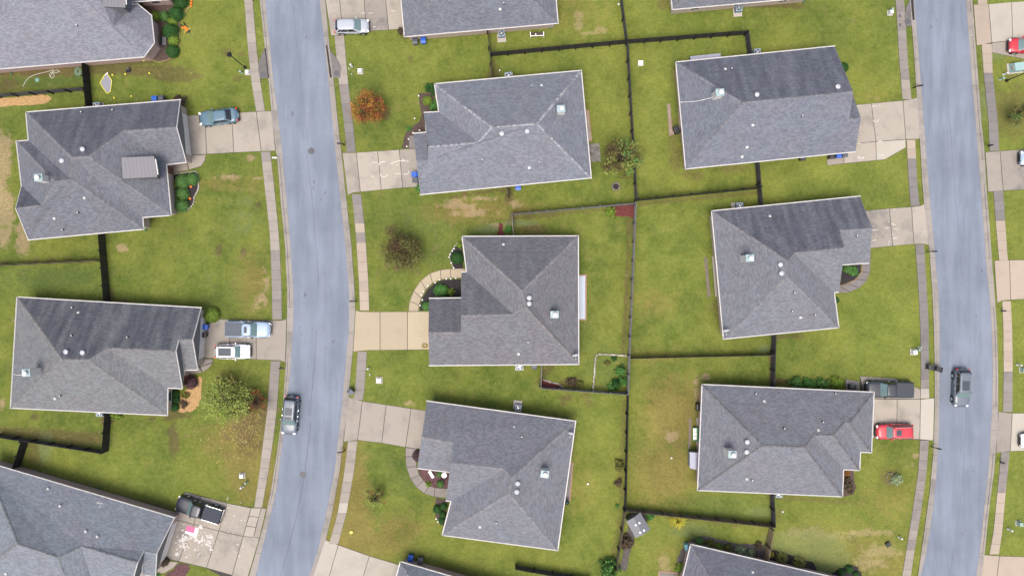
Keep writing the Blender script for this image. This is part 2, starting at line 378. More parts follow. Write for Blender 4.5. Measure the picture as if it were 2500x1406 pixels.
    moss = field([(1960, 1345, 80, 40, .95), (2010, 1370, 50, 30, .85), (1690, 1295, 40, 14, .8), (1855, 1250, 24, 9, 1), (600, 530, 40, 60, .35), (1195, 560, 30, 12, .6), (1270, 545, 30, 6, .9), (1865, 852, 12, 7, 1), (110, 1090, 14, 30, .7), (2400, 250, 8, 40, .6), (2430, 130, 30, 14, .8), (1020, 430, 40, 8, .3)], [])
    tone = field([(1420, 60, 160, 110, .9), (1460, 300, 120, 220, .6), (1640, 250, 110, 260, .9), (1650, 640, 120, 180, .6), (1950, 200, 260, 90, .8), (2000, 430, 260, 70, .8), (2150, 750, 130, 170, .9), (1470, 1150, 90, 260, .85), (1990, 1280, 260, 120, .95), (1650, 1340, 140, 70, 1), (1200, 1360, 240, 40, .8), (2480, 1000, 60, 600, .9), (2480, 200, 50, 250, .9), (540, 100, 120, 130, .55), (1080, 140, 180, 80, .55), (250, 1170, 240, 60, .6), (880, 900, 60, 200, .4)], [])
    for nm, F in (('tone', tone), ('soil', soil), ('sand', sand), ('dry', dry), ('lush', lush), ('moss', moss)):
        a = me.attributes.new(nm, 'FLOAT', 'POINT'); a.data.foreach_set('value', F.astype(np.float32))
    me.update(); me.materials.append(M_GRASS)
    o = bpy.data.objects.new('lawn', me); C.objects.link(o)
    tag(o, 'mown yellow-green lawn around all the houses', None, None, 'structure')
ground()

# ------------------------------------------------------------------ roads, kerbs, pavements
R1L = [(-60, 640), (0, 647), (200, 668), (350, 687), (500, 701), (600, 709), (710, 716), (760, 717), (850, 713), (900, 709), (1046, 694), (1200, 674), (1406, 624), (1470, 606)]
R1R = [(-60, 774), (0, 780), (120, 794), (200, 802), (360, 818), (500, 833), (600, 843), (710, 852), (800, 852), (900, 843), (1000, 834), (1060, 827), (1150, 817), (1250, 797), (1350, 774), (1406, 755), (1470, 735)]
K1L = [(-60, 628), (0, 634), (120, 647), (200, 656), (300, 665), (400, 678), (500, 686), (600, 696), (710, 701), (760, 701), (850, 699), (900, 697), (1000, 690), (1100, 677), (1200, 661), (1280, 644), (1406, 608), (1470, 590)]
K1R = [(-60, 788), (0, 794), (120, 805), (200, 815), (300, 825), (360, 832), (500, 847), (600, 858), (700, 865), (760, 867), (850, 862), (900, 857), (1000, 848), (1060, 840), (1150, 829), (1250, 811), (1310, 797), (1406, 765), (1470, 746)]
R2L = [(-60, 2226), (0, 2231), (100, 2240), (200, 2248), (300, 2255.5), (450, 2267), (550, 2276), (650, 2285), (710, 2291), (800, 2294), (1046, 2293), (1150, 2287), (1250, 2277), (1350, 2261), (1406, 2247), (1470, 2232)]
R2R = [(-60, 2352), (0, 2358), (100, 2366), (200, 2373), (300, 2382), (450, 2394), (550, 2401), (650, 2408), (710, 2415), (800, 2421), (900, 2424), (1000, 2422), (1046, 2419), (1150, 2413), (1250, 2402), (1350, 2391), (1406, 2383), (1470, 2374)]
K2L = [(-60, 2216), (0, 2221), (60, 2226), (150, 2233), (250, 2239), (360, 2247), (450, 2252), (550, 2261), (620, 2270), (710, 2276), (800, 2280), (900, 2282), (1000, 2282), (1100, 2279), (1200, 2270), (1300, 2256), (1406, 2241), (1470, 2228)]
K2R = [(-60, 2369), (0, 2374), (100, 2381), (200, 2389), (300, 2396), (360, 2403), (450, 2408), (550, 2416), (650, 2423), (710, 2428), (800, 2434), (900, 2437), (1000, 2437), (1046, 2436), (1150, 2427), (1250, 2414), (1350, 2404), (1406, 2398), (1470, 2388)]
def ip(t, y):
    if y < t[0][0]: (a, p), (b, q) = t[0], t[1]; return p + (q - p) * (y - a) / (b - a)
    if y > t[-1][0]: (a, p), (b, q) = t[-2], t[-1]; return p + (q - p) * (y - a) / (b - a)
    return float(np.interp(y, [a for a, b in t], [b for a, b in t]))
def strip(name, tl, tr, y0, y1, z, mat, n=70):
    v = []; f = []
    for i in range(n + 1):
        y = y0 + (y1 - y0) * i / n
        v += [W(ip(tl, y), y, z), W(ip(tr, y), y, z)]
        if i: k = 2 * i; f.append((k - 2, k, k + 1, k - 1))
    return mk(name, v, f, mat)
rd1 = tag(strip('road', R1L, R1R, -330, 1740, .010, M_ASPH), 'blue-grey asphalt street bending through the left third', None, None, 'structure')
rd2 = tag(strip('road', R2L, R2R, -330, 1740, .010, M_ASPH), 'blue-grey asphalt street along the right edge', None, None, 'structure')
M_CRACK = simple('crack_sealant', (.075, .08, .10), .8)
def crack(parent, pts, w=.035):
    v = []; f = []
    for i, (x, y) in enumerate(pts):
        p = W(x + random.uniform(-.8, .8), y, .0145); ww = w * random.uniform(.6, 1.3)
        v += [(p.x - ww, p.y, p.z), (p.x + ww, p.y, p.z)]
        if i: k = 2 * i; f.append((k - 2, k - 1, k + 1, k))
    mk('crack', v, f, M_CRACK, parent)
def mid(tl, tr, y, t): return ip(tl, y) * (1 - t) + ip(tr, y) * t
crack(rd1, [(mid(R1L, R1R, y, .47), y) for y in range(1406, 1020, -14)], .03)
crack(rd1, [(mid(R1L, R1R, y, .43), y) for y in range(1015, 800, -14)], .022)
crack(rd1, [(mid(R1L, R1R, y, .47), y) for y in range(700, 360, -16)], .018)
crack(rd1, [(mid(R1L, R1R, y, .50), y) for y in range(350, 0, -16)], .012)
crack(rd2, [(mid(R2L, R2R, y, .52), y) for y in range(1406, 900, -16)], .012)
crack(rd2, [(mid(R2L, R2R, y, .5), y) for y in range(700, 60, -16)], .012)
M_OIL = simple('road_stain', (.10, .108, .135), .7, ((4, .2),))
def blot(parent, px, py, r, z=.0155, mat=M_OIL, asp=1.0, name='oil_stain', n=14):
    c = W(px, py, z); v = [c]; f = []
    for i in range(n):
        a = 2 * math.pi * i / n; rr = r * random.uniform(.6, 1.25) / 20
        v.append((c.x + rr * math.cos(a), c.y + rr * math.sin(a) * asp, z)); f.append((0, i + 1, (i + 1) % n + 1))
    return mk(name, v, f, mat, parent)
for x, y, r, a in ((749, 92, 3, 1), (742, 70, 2, 1), (714, 278, 3, 2), (795, 470, 2.6, 1.5), (784, 487, 2, 2), (766, 445, 2, 3), (813, 833, 3.5, 1.2), (797, 848, 2.4, 1), (737, 816, 2, 1), (732, 799, 1.6, 1), (765, 460, 2, 2), (707, 1115, 2, 1), (673, 1230, 2, 1), (745, 720, 4, 1.5)): blot(rd1, x, y, r, asp=a)
for x, y, r, a in ((2273, 67, 2.4, 1.6), (2286, 50, 1.6, 2), (2398, 660, 3, 1.4), (2309, 503, 1.6, 1), (2384, 771, 2, 1), (2360, 1152, 2, 1), (2377, 1150, 2, 1.4), (2349, 1303, 2, 1.5), (2373, 1140, 1.5, 1)): blot(rd2, x, y, r, asp=a)

def kerb_line(name, label, ta, tk, drops):
    root = thing(name, label, None, kind='structure')
    y = -330.0
    while y < 1740:
        y1 = min(y + 60, 1740); low = any(a - 8 < (y + y1) / 2 < b + 8 for a, b in drops)
        kt = .045 if low else .11
        v = []; f = []; n = 5
        for i in range(n + 1):
            yy = y + .25 + (y1 - y - .5) * i / n
            a, k = ip(ta, yy), ip(tk, yy)
            for t, z in ((0, .016), (.02, .030), (.58, .026), (.68, kt), (.96, kt + .01), (1.0, kt - .01), (1.0, -.02)):
                v.append(W(a + (k - a) * t, yy, z))
            if i:
                b = 7 * i
                for j in range(6): f.append((b - 7 + j, b - 6 + j, b + 1 + j, b + j))
        mk('kerb_section', v, f, CON['kerb'], root)
        y = y1
drops1L = [(272, 372), (780, 884), (1238, 1470)]; drops1R = [(-60, 88), (373, 476), (757, 858), (968, 1078), (1316, 1470)]
drops2L = [(240, 341), (497, 598), (972, 1074)]; drops2R = [(10, 112), (370, 468), (636, 738), (1004, 1104), (1352, 1470)]
kerb_line('kerb', 'concrete kerb and gutter on the left side of the left street', R1L, K1L, drops1L)
kerb_line('kerb', 'concrete kerb and gutter on the right side of the left street', R1R, K1R, drops1R)
kerb_line('kerb', 'concrete kerb and gutter on the left side of the right street', R2L, K2L, drops2L)
kerb_line('kerb', 'concrete kerb and gutter on the right side of the right street', R2R, K2R, drops2R)

def slab(parent, poly, mat, z1=.06, z0=.004, gap=.034, name='slab'):
    P = inset(poly, gap); return MB().prism([(p.x, p.y) for p in P], z0, z1).build(name, mat, parent)
def jointbed(poly, parent=None, z=.014, name='joint_bed'):
    P = [Vector((p[0], p[1], z)) for p in poly]; return mk(name, P, [tuple(range(len(P)))], M_JOINT, parent)
def sidewalk(label, L, R, secs, cls, step=24.0):
    root = thing('sidewalk', label, None, kind='structure')
    for y0, y1 in secs:
        n = max(1, round((y1 - y0) / step)); v = []; f = []
        for i in range(n):
            a = y0 + (y1 - y0) * i / n; b = y0 + (y1 - y0) * (i + 1) / n; ym = (a + b) / 2
            kind = next((k for p, q, k in cls if p <= ym < q), 'tan')
            slab(root, [W(ip(L, a), a), W(ip(R, a), a), W(ip(R, b), b), W(ip(L, b), b)], CON[kind], .062 + random.uniform(-.004, .004), gap=.011)
            v += [W(ip(L, a), a, .014), W(ip(R, a), a, .014), W(ip(R, b), b, .014), W(ip(L, b), b, .014)]; f.append((4 * i, 4 * i + 3, 4 * i + 2, 4 * i + 1))
        mk('joint_bed', v, f, M_JOINT, root)
sidewalk('tan and grey slab sidewalk left of the left street',
    [(-60, 590), (0, 596.5), (120, 605.5), (200, 614), (275, 626), (370, 637), (450, 645.6), (550, 657), (600, 660.5), (700, 664), (780, 665), (880, 661.5), (1000, 653), (1060, 645), (1150, 634), (1238, 621), (1300, 604)],
    [(-60, 611), (0, 617), (120, 627), (200, 636), (275, 648), (370, 660), (450, 669), (550, 679), (600, 683), (700, 687.6), (780, 688.6), (880, 685), (1000, 676), (1060, 669), (1150, 656), (1238, 640), (1300, 622)],
    [(-324, 272), (371, 780), (881, 1238)], [(-60, 272, 'tan'), (371, 396, 'gray'), (396, 610, 'tan'), (610, 780, 'gray'), (881, 990, 'gray'), (990, 1238, 'tan')])
sidewalk('tan and peach slab sidewalk right of the left street',
    [(88, 816.6), (200, 827), (300, 840), (372, 846.6), (475, 859), (540, 866), (600, 871), (700, 877), (760, 879), (860, 873.5), (950, 867), (976, 862), (1075, 850), (1150, 841), (1250, 825), (1326, 804)],
    [(88, 840), (200, 850), (300, 862), (372, 869), (475, 881.6), (540, 889), (600, 894), (700, 900), (760, 901.6), (860, 896), (950, 890), (976, 886), (1075, 873), (1150, 864.5), (1250, 846.6), (1326, 826)],
    [(88, 372), (474, 758), (858, 976), (1076, 1327)],
    [(88, 200, 'tan'), (200, 260, 'gray'), (260, 372, 'dark'), (474, 498, 'dark'), (498, 540, 'gray'), (540, 563, 'peach'), (563, 590, 'gray'), (590, 758, 'peach'), (858, 976, 'gray'), (1076, 1215, 'tan'), (1215, 1262, 'pale'), (1262, 1327, 'tan')])
sidewalk('dark grey slab sidewalk left of the right street',
    [(-60, 2180), (0, 2186), (60, 2190), (150, 2195), (243, 2203), (341, 2213), (450, 2218), (503, 2223.5), (597, 2234), (700, 2241.5), (800, 2246.6), (900, 2248), (972, 2247), (1075, 2246), (1150, 2241.5), (1250, 2227), (1350, 2211), (1406, 2202), (1470, 2190)],
    [(-60, 2201), (0, 2207), (60, 2211), (150, 2216), (243, 2225), (341, 2234), (450, 2239), (503, 2245), (597, 2255.5), (700, 2262), (800, 2267), (900, 2267.6), (972, 2268), (1075, 2267), (1150, 2262), (1250, 2248), (1350, 2231), (1406, 2223.5), (1470, 2212)],
    [(-333, 243), (342, 503), (597, 972), (1074, 1730)],
    [(-60, 60, 'gray'), (60, 195, 'gray'), (195, 243, 'tan'), (342, 388, 'peach'), (388, 503, 'dark'), (597, 920, 'dark'), (920, 950, 'gray'), (950, 972, 'pale'), (1074, 1282, 'gray'), (1282, 1320, 'tan'), (1320, 1345, 'gray'), (1345, 1470, 'tan')])
sidewalk('peach and grey slab sidewalk right of the right street',
    [(-60, 2380), (0, 2386), (110, 2396), (180, 2401), (300, 2413), (368, 2415.6), (467, 2425), (550, 2431), (636, 2438.6), (735, 2446), (800, 2449), (900, 2449.6), (1005, 2448), (1103, 2443.7), (1200, 2434.7), (1300, 2424.5), (1352, 2415)],
    [(-60, 2403), (0, 2409), (110, 2421), (180, 2423), (300, 2436), (368, 2439), (467, 2449), (550, 2454), (636, 2460), (735, 2467), (800, 2470.6), (900, 2472), (1005, 2471), (1103, 2464.7), (1200, 2455), (1300, 2446), (1352, 2438)],
    [(-324, 12), (108, 369), (466, 636), (735, 1005), (1102, 1352)],
    [(-60, 12, 'peach'), (108, 176, 'peach'), (176, 369, 'dark'), (466, 541, 'dark'), (541, 636, 'peach'), (735, 918, 'peach'), (918, 1005, 'gray'), (1102, 1200, 'gray'), (1200, 1352, 'peach')])

M_STAIN = simple('white_paint_marks', (.44, .43, .41), .7, ((6, .15),))
def driveway(label, slabs, bed, name='driveway', z=.05):
    root = thing(name, label, None, kind='structure')
    jointbed(poly_px(bed), root)
    for pts, k in slabs: slab(root, poly_px(pts), CON[k], z + random.uniform(-.002, .002))
    return root
def quads(xt, xb, top, bot, kinds):
    """slabs between joint lines: xt/xb are joint x on the top and bottom edges, top/bot give y as polylines of x"""
    out = []
    for i in range(len(xt) - 1):
        pt = [(xt[i], ip2(top, xt[i]))] + [p for p in top if xt[i] + 2 < p[0] < xt[i + 1] - 2] + [(xt[i + 1], ip2(top, xt[i + 1]))]
        pb = [(xb[i + 1], ip2(bot, xb[i + 1]))] + [p for p in reversed(bot) if xb[i] + 2 < p[0] < xb[i + 1] - 2] + [(xb[i], ip2(bot, xb[i]))]
        out.append((pt + pb, kinds[i % len(kinds)]))
    return out
def ip2(t, x): return float(np.interp(x, [a for a, b in t], [b for a, b in t]))
def dw(label, xt, xb, top, bot, kinds):
    s = quads(xt, xb, top, bot, kinds)
    T = [(xt[0], ip2(top, xt[0]))] + [p for p in top if xt[0] < p[0] < xt[-1]] + [(xt[-1], ip2(top, xt[-1]))]
    B = [(xb[-1], ip2(bot, xb[-1]))] + [p for p in reversed(bot) if xb[0] < p[0] < xb[-1]] + [(xb[0], ip2(bot, xb[0]))]
    return driveway(label, s, T + B)
d_L2 = dw('tan slab driveway under the dark blue sedan', [440, 500, 566, 626, 663], [450, 505, 571, 638, 673], [(440, 284), (454, 283), (626, 273), (663, 271)], [(450, 380), (505, 377), (571, 373), (638, 370), (673, 369)], ['drive', 'drive', 'drive', 'drive'])
driveway('short curved path from driveway to the front of the dormer house', [([(452, 380), (503, 378), (500, 393), (492, 406), (462, 415), (458, 398)], 'tan'), ([(412, 402), (457, 398), (461, 416), (413, 424)], 'tan')], [(412, 402), (452, 380), (503, 378), (500, 393), (490, 408), (413, 424)], 'garden_path')
d_L3 = dw('brown-grey driveway with silver pickup and white suv', [484, 561, 626, 700], [478, 561, 626, 697], [(484, 800), (535, 779), (660, 782), (688, 782), (700, 778)], [(478, 872), (519, 874), (626, 877), (661, 879), (684, 880), (697, 885)], ['drivegray', 'drivegray', 'tan'])
driveway('fan-shaped grey path beside the purple bush', [([(484, 875), (519, 876), (519, 884), (490, 895)], 'gray'), ([(519, 885), (510, 899), (495, 908), (489, 896)], 'gray'), ([(450, 904), (486, 895), (494, 909), (450, 917)], 'gray')], [(484, 875), (519, 876), (519, 885), (510, 899), (490, 909), (450, 917), (450, 904)], 'garden_path')
d_L4 = driveway('tan driveway splashed with white paint under black pickup',
    [([(452, 1200), (491, 1211), (474, 1279), (425, 1266), (428, 1256)], 'drivegray'), ([(491, 1211), (554, 1227), (535, 1295), (474, 1279)], 'drive'),
     ([(425, 1266), (474, 1279), (436, 1369), (384, 1357)], 'drivegray'), ([(474, 1279), (535, 1295), (504, 1385), (436, 1369)], 'drive'),
     ([(554, 1227), (613, 1239), (594, 1308), (535, 1295)], 'drive'), ([(535, 1295), (594, 1308), (567, 1403), (504, 1385)], 'drive'),
     ([(613, 1239), (638, 1239), (632, 1262), (608, 1259)], 'drive'), ([(608, 1259), (632, 1262), (625, 1286), (601, 1283)], 'drive'), ([(601, 1283), (625, 1286), (619, 1311), (594, 1308)], 'drive'),
     ([(638, 1239), (651, 1240), (634, 1312), (619, 1311)], 'tan'), ([(594, 1308), (634, 1312), (603, 1416), (563, 1418)], 'drive')],
    [(452, 1200), (554, 1227), (613, 1238), (651, 1239), (634, 1312), (603, 1416), (563, 1418), (504, 1386), (384, 1358), (425, 1258)])
driveway('curved path at the foot of the paint-splashed driveway', [([(384, 1376), (400, 1384), (410, 1368), (436, 1371), (424, 1385), (402, 1398), (384, 1399)], 'tan')], [(384, 1376), (410, 1368), (436, 1371), (424, 1385), (402, 1398), (384, 1399)], 'garden_path')
d_C0 = dw('tan driveway with silver hatchback at the top edge', [786, 824, 884, 936, 984], [808, 837, 895, 949, 984], [(786, -60), (984, -60)], [(808, 88), (817, 88), (901, 77), (984, 72)], ['drive', 'drive', 'drivegray', 'drive'])
d_C1 = dw('driveway with white arc marks beside two bins', [836, 870, 922, 975, 1035], [849, 880, 931, 983, 1035], [(836, 373), (870, 373), (925, 369), (999, 364), (1035, 362)], [(849, 477), (861, 471), (880, 469), (981, 459), (1035, 456)], ['drive', 'drive', 'drive', 'drivegray'])
driveway('small grey porch slab beside the white-marked driveway', [([(998, 332), (1045, 328), (1045, 361), (998, 364)], 'dark')], [(998, 332), (1045, 328), (1045, 361), (998, 364)], 'garden_path')
d_C2 = dw('clean cream slab driveway of the middle house', [868, 928, 995, 1062], [862, 928, 995, 1062], [(868, 757), (880, 760), (902, 761), (1062, 760)], [(862, 859), (876, 857), (898, 855), (1062, 853)], ['cream', 'cream', 'cream'])
pw = [((997, 760), (1022, 760)), ((1000, 735), (1023, 745)), ((1010, 710), (1029, 728)), ((1027, 685), (1040, 707)), ((1050, 667), (1056, 691)), ((1075, 659), (1077, 682)), ((1100, 656), (1101, 679)), ((1140, 655), (1140, 678))]
driveway('curved cream path looping to the middle house', [([a[0], b[0], b[1], a[1]], 'cream') for a, b in zip(pw, pw[1:])], [a for a, b in pw] + [b for a, b in reversed(pw)], 'garden_path')
d_C3 = dw('empty tan driveway sloping below the middle house', [850, 885, 943, 1004, 1055], [839, 873, 932, 990, 1045], [(850, 968), (861, 972), (886, 979), (1040, 1002), (1055, 1004)], [(839, 1078), (873, 1074), (932, 1081), (990, 1091), (1045, 1098)], ['tan', 'tan', 'tan', 'tan'])
cw = [((990, 1092), (1018, 1094)), ((990, 1115), (1014, 1112)), ((992, 1140), (1017, 1138)), ((1002, 1168), (1024, 1158)), ((1016, 1188), (1034, 1172)), ((1036, 1204), (1048, 1184)), ((1060, 1212), (1062, 1190)), ((1105, 1216), (1105, 1193))]
driveway('curved grey path around the bed with the white bench', [([a[0], b[0], b[1], a[1]], 'gray') for a, b in zip(cw, cw[1:])], [a for a, b in cw] + [b for a, b in reversed(cw)], 'garden_path')
d_C4 = dw('pale driveway at the bottom edge beside the left street', [793, 826, 902, 990], [752, 785, 865, 955], [(793, 1316), (826, 1329), (902, 1356), (976, 1378), (990, 1382)], [(752, 1440), (785, 1470), (865, 1480), (955, 1480)], ['pale', 'pale', 'pale'])
d_R1 = driveway('beige driveway with a pale extra strip and arc marks',
    [([(2075, 258), (2127, 253), (2138, 346), (2075, 352)], 'drive'), ([(2127, 253), (2204, 246), (2211, 341), (2138, 346)], 'drive'), ([(2204, 246), (2240, 239), (2247, 340), (2211, 341)], 'drive'),
     ([(2060, 353), (2138, 346), (2139, 392), (2060, 400)], 'drive'), ([(2138, 346), (2211, 341), (2211, 361), (2160, 390), (2139, 392)], 'pale'), ([(2019, 385), (2060, 383), (2060, 400), (2019, 405)], 'tan')],
    [(2075, 258), (2127, 253), (2204, 246), (2240, 239), (2247, 340), (2211, 341), (2211, 361), (2160, 390), (2139, 392), (2019, 405), (2019, 385), (2075, 352)])
d_R2 = dw('grey-beige driveway with small white scuffs', [2090, 2171, 2225, 2258], [2100, 2179, 2231, 2267], [(2090, 516), (2116, 514), (2225, 505), (2245, 503), (2258, 497)], [(2100, 608), (2124, 606), (2231, 596), (2258, 596), (2267, 599)], ['drivegray', 'drive', 'drive'])
rw = [((2126, 607), (2100, 608)), ((2125, 640), (2105, 640)), ((2124, 665), (2105, 664)), ((2116, 685), (2091, 682)), ((2098, 703), (2070, 693)), ((2075, 713), (2050, 699)), ((2045, 716), (2030, 701))]
driveway('curved dark grey path around the small shrub bed', [([a[0], b[0], b[1], a[1]], 'dark') for a, b in zip(rw, rw[1:])], [a for a, b in rw] + [b for a, b in reversed(rw)], 'garden_path')
d_R3 = driveway('driveway with black pickup and red suv',
    [([(2099, 918), (2185, 923), (2247, 950), (2247, 974), (2110, 972)], 'tan'), ([(2110, 973), (2190, 974), (2189, 1070), (2100, 1068)], 'drive'), ([(2190, 974), (2247, 974), (2245, 1072), (2189, 1070)], 'drive'), ([(2247, 974), (2281, 971), (2278, 1075), (2245, 1072)], 'pale')],
    [(2099, 918), (2185, 923), (2247, 950), (2247, 974), (2281, 971), (2278, 1075), (2100, 1068)])
driveway('small grey slab behind the hedge by the black pickup', [([(2064, 926), (2098, 930), (2098, 960), (2064, 956)], 'gray')], [(2064, 926), (2098, 930), (2098, 960), (2064, 956)], 'garden_path')
d_E0 = driveway('pale driveway with red car at the right edge',
    [([(2376, 12), (2413, 11), (2421, 105), (2384, 113)], 'peach'), ([(2413, 11), (2469, 6), (2472, 100), (2421, 105)], 'pale'), ([(2469, 6), (2570, 0), (2570, 95), (2472, 100)], 'pale'), ([(2421, 105), (2472, 100), (2478, 141), (2421, 129)], 'tan'), ([(2472, 100), (2570, 95), (2570, 160), (2478, 141)], 'tan')],
    [(2376, 12), (2413, 11), (2570, 0), (2570, 160), (2478, 141), (2421, 129), (2421, 107), (2384, 113)])
d_E1 = dw('grey driveway at the right edge with a car nose showing', [2405, 2441, 2570], [2412, 2449, 2570], [(2405, 372), (2441, 369), (2570, 360)], [(2412, 469), (2449, 466), (2570, 459)], ['tan', 'drivegray'])
d_E2 = dw('empty peach driveway at the right edge', [2427, 2464, 2570], [2434, 2467, 2570], [(2427, 636), (2464, 635), (2570, 633)], [(2434, 740), (2446, 734), (2467, 732), (2570, 726)], ['peach', 'peach'])
d_E3 = dw('pale driveway low on the right edge', [2437, 2471, 2570], [2431, 2466, 2570], [(2437, 1004), (2471, 1008), (2570, 1008)], [(2431, 1105), (2466, 1101), (2570, 1098)], ['tan', 'pale'])
d_E4 = dw('peach driveway at the bottom right corner', [2402, 2440, 2570], [2385, 2425, 2570], [(2402, 1353), (2440, 1356), (2570, 1360)], [(2385, 1470), (2570, 1470)], ['peach', 'peach'])
def marks(parent, arcs, dots=()):
    m = MB()
    for pts, w in arcs:
        P = [W(x, y, .056) for x, y in pts]
        for i, (a, b) in enumerate(zip(P, P[1:])):
            d = (b - a); d.normalize(); nn = Vector((-d.y, d.x, 0)) * (w / 40) * random.uniform(.6, 1.3)
            m.add([a - nn, b - nn, b + nn, a + nn], [(0, 1, 2, 3)])
    for di, (x, y, r) in enumerate(dots):
        c = W(x, y, .0575 + di * .00012); k = 7; r = r / 20
        v = [c] + [(c.x + r * random.uniform(.5, 1.4) * math.cos(2 * math.pi * i / k), c.y + r * random.uniform(.4, 1.2) * math.sin(2 * math.pi * i / k), c.z) for i in range(k)]
        m.add(v, [(0, i + 1, (i + 1) % k + 1) for i in range(k)])
    o = m.build('paint_marks', M_STAIN, parent); o['kind'] = 'stuff'
def arc(cx, cy, rx, ry, a0, a1, n=9): return [(cx + rx * math.cos(math.radians(a0 + (a1 - a0) * i / n)), cy + ry * math.sin(math.radians(a0 + (a1 - a0) * i / n))) for i in range(n + 1)]
marks(d_C1, [(arc(936, 402, 11, 7, 170, 300), 3), (arc(937, 425, 9, 7, 10, 170), 2.6), (arc(990, 420, 8, 6, -20, 120), 2.4), ([(955, 399), (968, 395)], 2.5), ([(968, 393), (992, 393)], 3), ([(908, 398), (920, 396)], 2), ([(962, 425), (980, 424)], 2), ([(905, 432), (915, 430)], 1.6)],
      [(965, 375, 1.5), (918, 448, 1.4), (918, 397, 2), (957, 400, 2), (970, 403, 1.8), (985, 391, 3), (995, 394, 2.5), (975, 424, 2), (965, 424, 1.6), (958, 370, 1.5), (906, 379, 1.5)])
marks(d_R1, [(arc(2135, 264, 6, 5, 190, 320), 2), (arc(2138, 293, 6, 5, 0, 170), 2), (arc(2097, 262, 6, 4, 200, 330), 1.6), (arc(2149, 349, 6, 4, 190, 350), 2), (arc(2102, 383, 7, 5, 0, 200), 3), (arc(2098, 353, 6, 3, 190, 350), 1.6), (arc(2150, 375, 8, 6, 20, 160), 1.4)], [(2147, 258, 1.5), (2103, 326, 1.2), (2100, 383, 2)])
marks(d_R2, [([(2130, 562), (2145, 561)], 2), ([(2176, 547), (2186, 549)], 2), ([(2181, 558), (2192, 561)], 2), ([(2130, 588), (2140, 586)], 2), ([(2160, 557), (2172, 556)], 1.4), ([(2180, 582), (2190, 581)], 2)], [(2119, 519, 1.6), (2135, 515, 1.3), (2184, 511, 2), (2170, 597, 2), (2171, 590, 2), (2168, 511, 1.4), (2180, 572, 1.4), (2170, 541, 1.2), (2132, 553, 1.6)])
marks(d_C0, [([(880, 33), (892, 32)], 1.5), ([(900, 33), (911, 32)], 1.5), ([(955, 28), (964, 27)], 2), ([(911, 67), (917, 66)], 2)], [(937, 65, 1.3), (886, 33, 1)])
rs = random.Random(3)
marks(d_L4, [], [(rs.gauss(x, sx), rs.gauss(y, sy), abs(rs.gauss(0, s)) + .8) for x, y, sx, sy, s, k in ((450, 1325, 9, 14, 1.7, 60), (470, 1305, 9, 9, 2.3, 38), (500, 1322, 10, 10, 1.6, 42), (514, 1313, 5, 8, 1.4, 20), (440, 1300, 14, 14, 1.0, 12), (545, 1262, 14, 22, .9, 26), (480, 1350, 30, 16, .9, 24), (590, 1275, 20, 30, .8, 14), (575, 1340, 24, 26, .7, 10)) for _ in range(k)])

# manholes and storm inlets
def manhole(px, py, label, r=.36, z=.0165):
    c = W(px, py); t = thing('manhole_cover', label, 'manhole', (c.x, c.y, z))
    MB().lathe((c.x, c.y, z), [(r * 1.1, -.01), (r * 1.1, .004), (r * .98, .005), (r * .97, .001), (r * .9, .001), (r * .88, .007), (.001, .007)], 24).build('lid', M_IRON, t)
manhole(760, 369, 'round iron manhole cover in the left street near the top'); manhole(740, 1158, 'round iron manhole cover in the left street near the bottom')
def inlet(label, pad, hole, cov):
    t = thing('storm_drain', label, 'storm drain', W(*cov))
    slab(t, poly_px(pad), CON['inlet'], .115, .0, 0, 'inlet_top')
    MB().prism([tuple(p[:2]) for p in poly_px(hole)], .03, .122).build('inlet_mouth', simple('inlet_dark', (.022, .02, .02), .9), t)
    c = W(*cov); MB().lathe((c.x, c.y, .118), [(.36, 0), (.36, .006), (.06, .008), (.05, .02), (.001, .02)], 20).build('inlet_lid', M_IRON, t)
inlet('dark storm drain on the left kerb of the left street', [(633, 150), (646, 119), (652, 150), (655, 191), (636, 193), (631, 172)], [(647, 119), (650, 120), (658, 191), (655, 192)], (642, 183))
inlet('dark storm drain with teardrop pad right of the left street', [(806, 122), (826, 149), (833, 165), (831, 191), (813, 191)], [(796, 112), (799, 112), (811, 190), (806, 190)], (822, 180))
inlet('storm drain at the top of the right street', [(2211, 20), (2224, -8), (2226, 48), (2226, 64), (2212, 66), (2208, 40)], [(2222, -10), (2228, -10), (2232, 50), (2227, 50)], (2215, 54))
for px, py, lb in ((2197, 62, 'small square blue-grey lid in the sidewalk by the top right drain'), (2196, 40, 'small round grey lid in the sidewalk by the top right drain')):
    c = W(px, py); tag(MB().box((c.x, c.y, .068), (.28, .36, .012)).build('meter_cover', M_IRON), lb, 'lid')

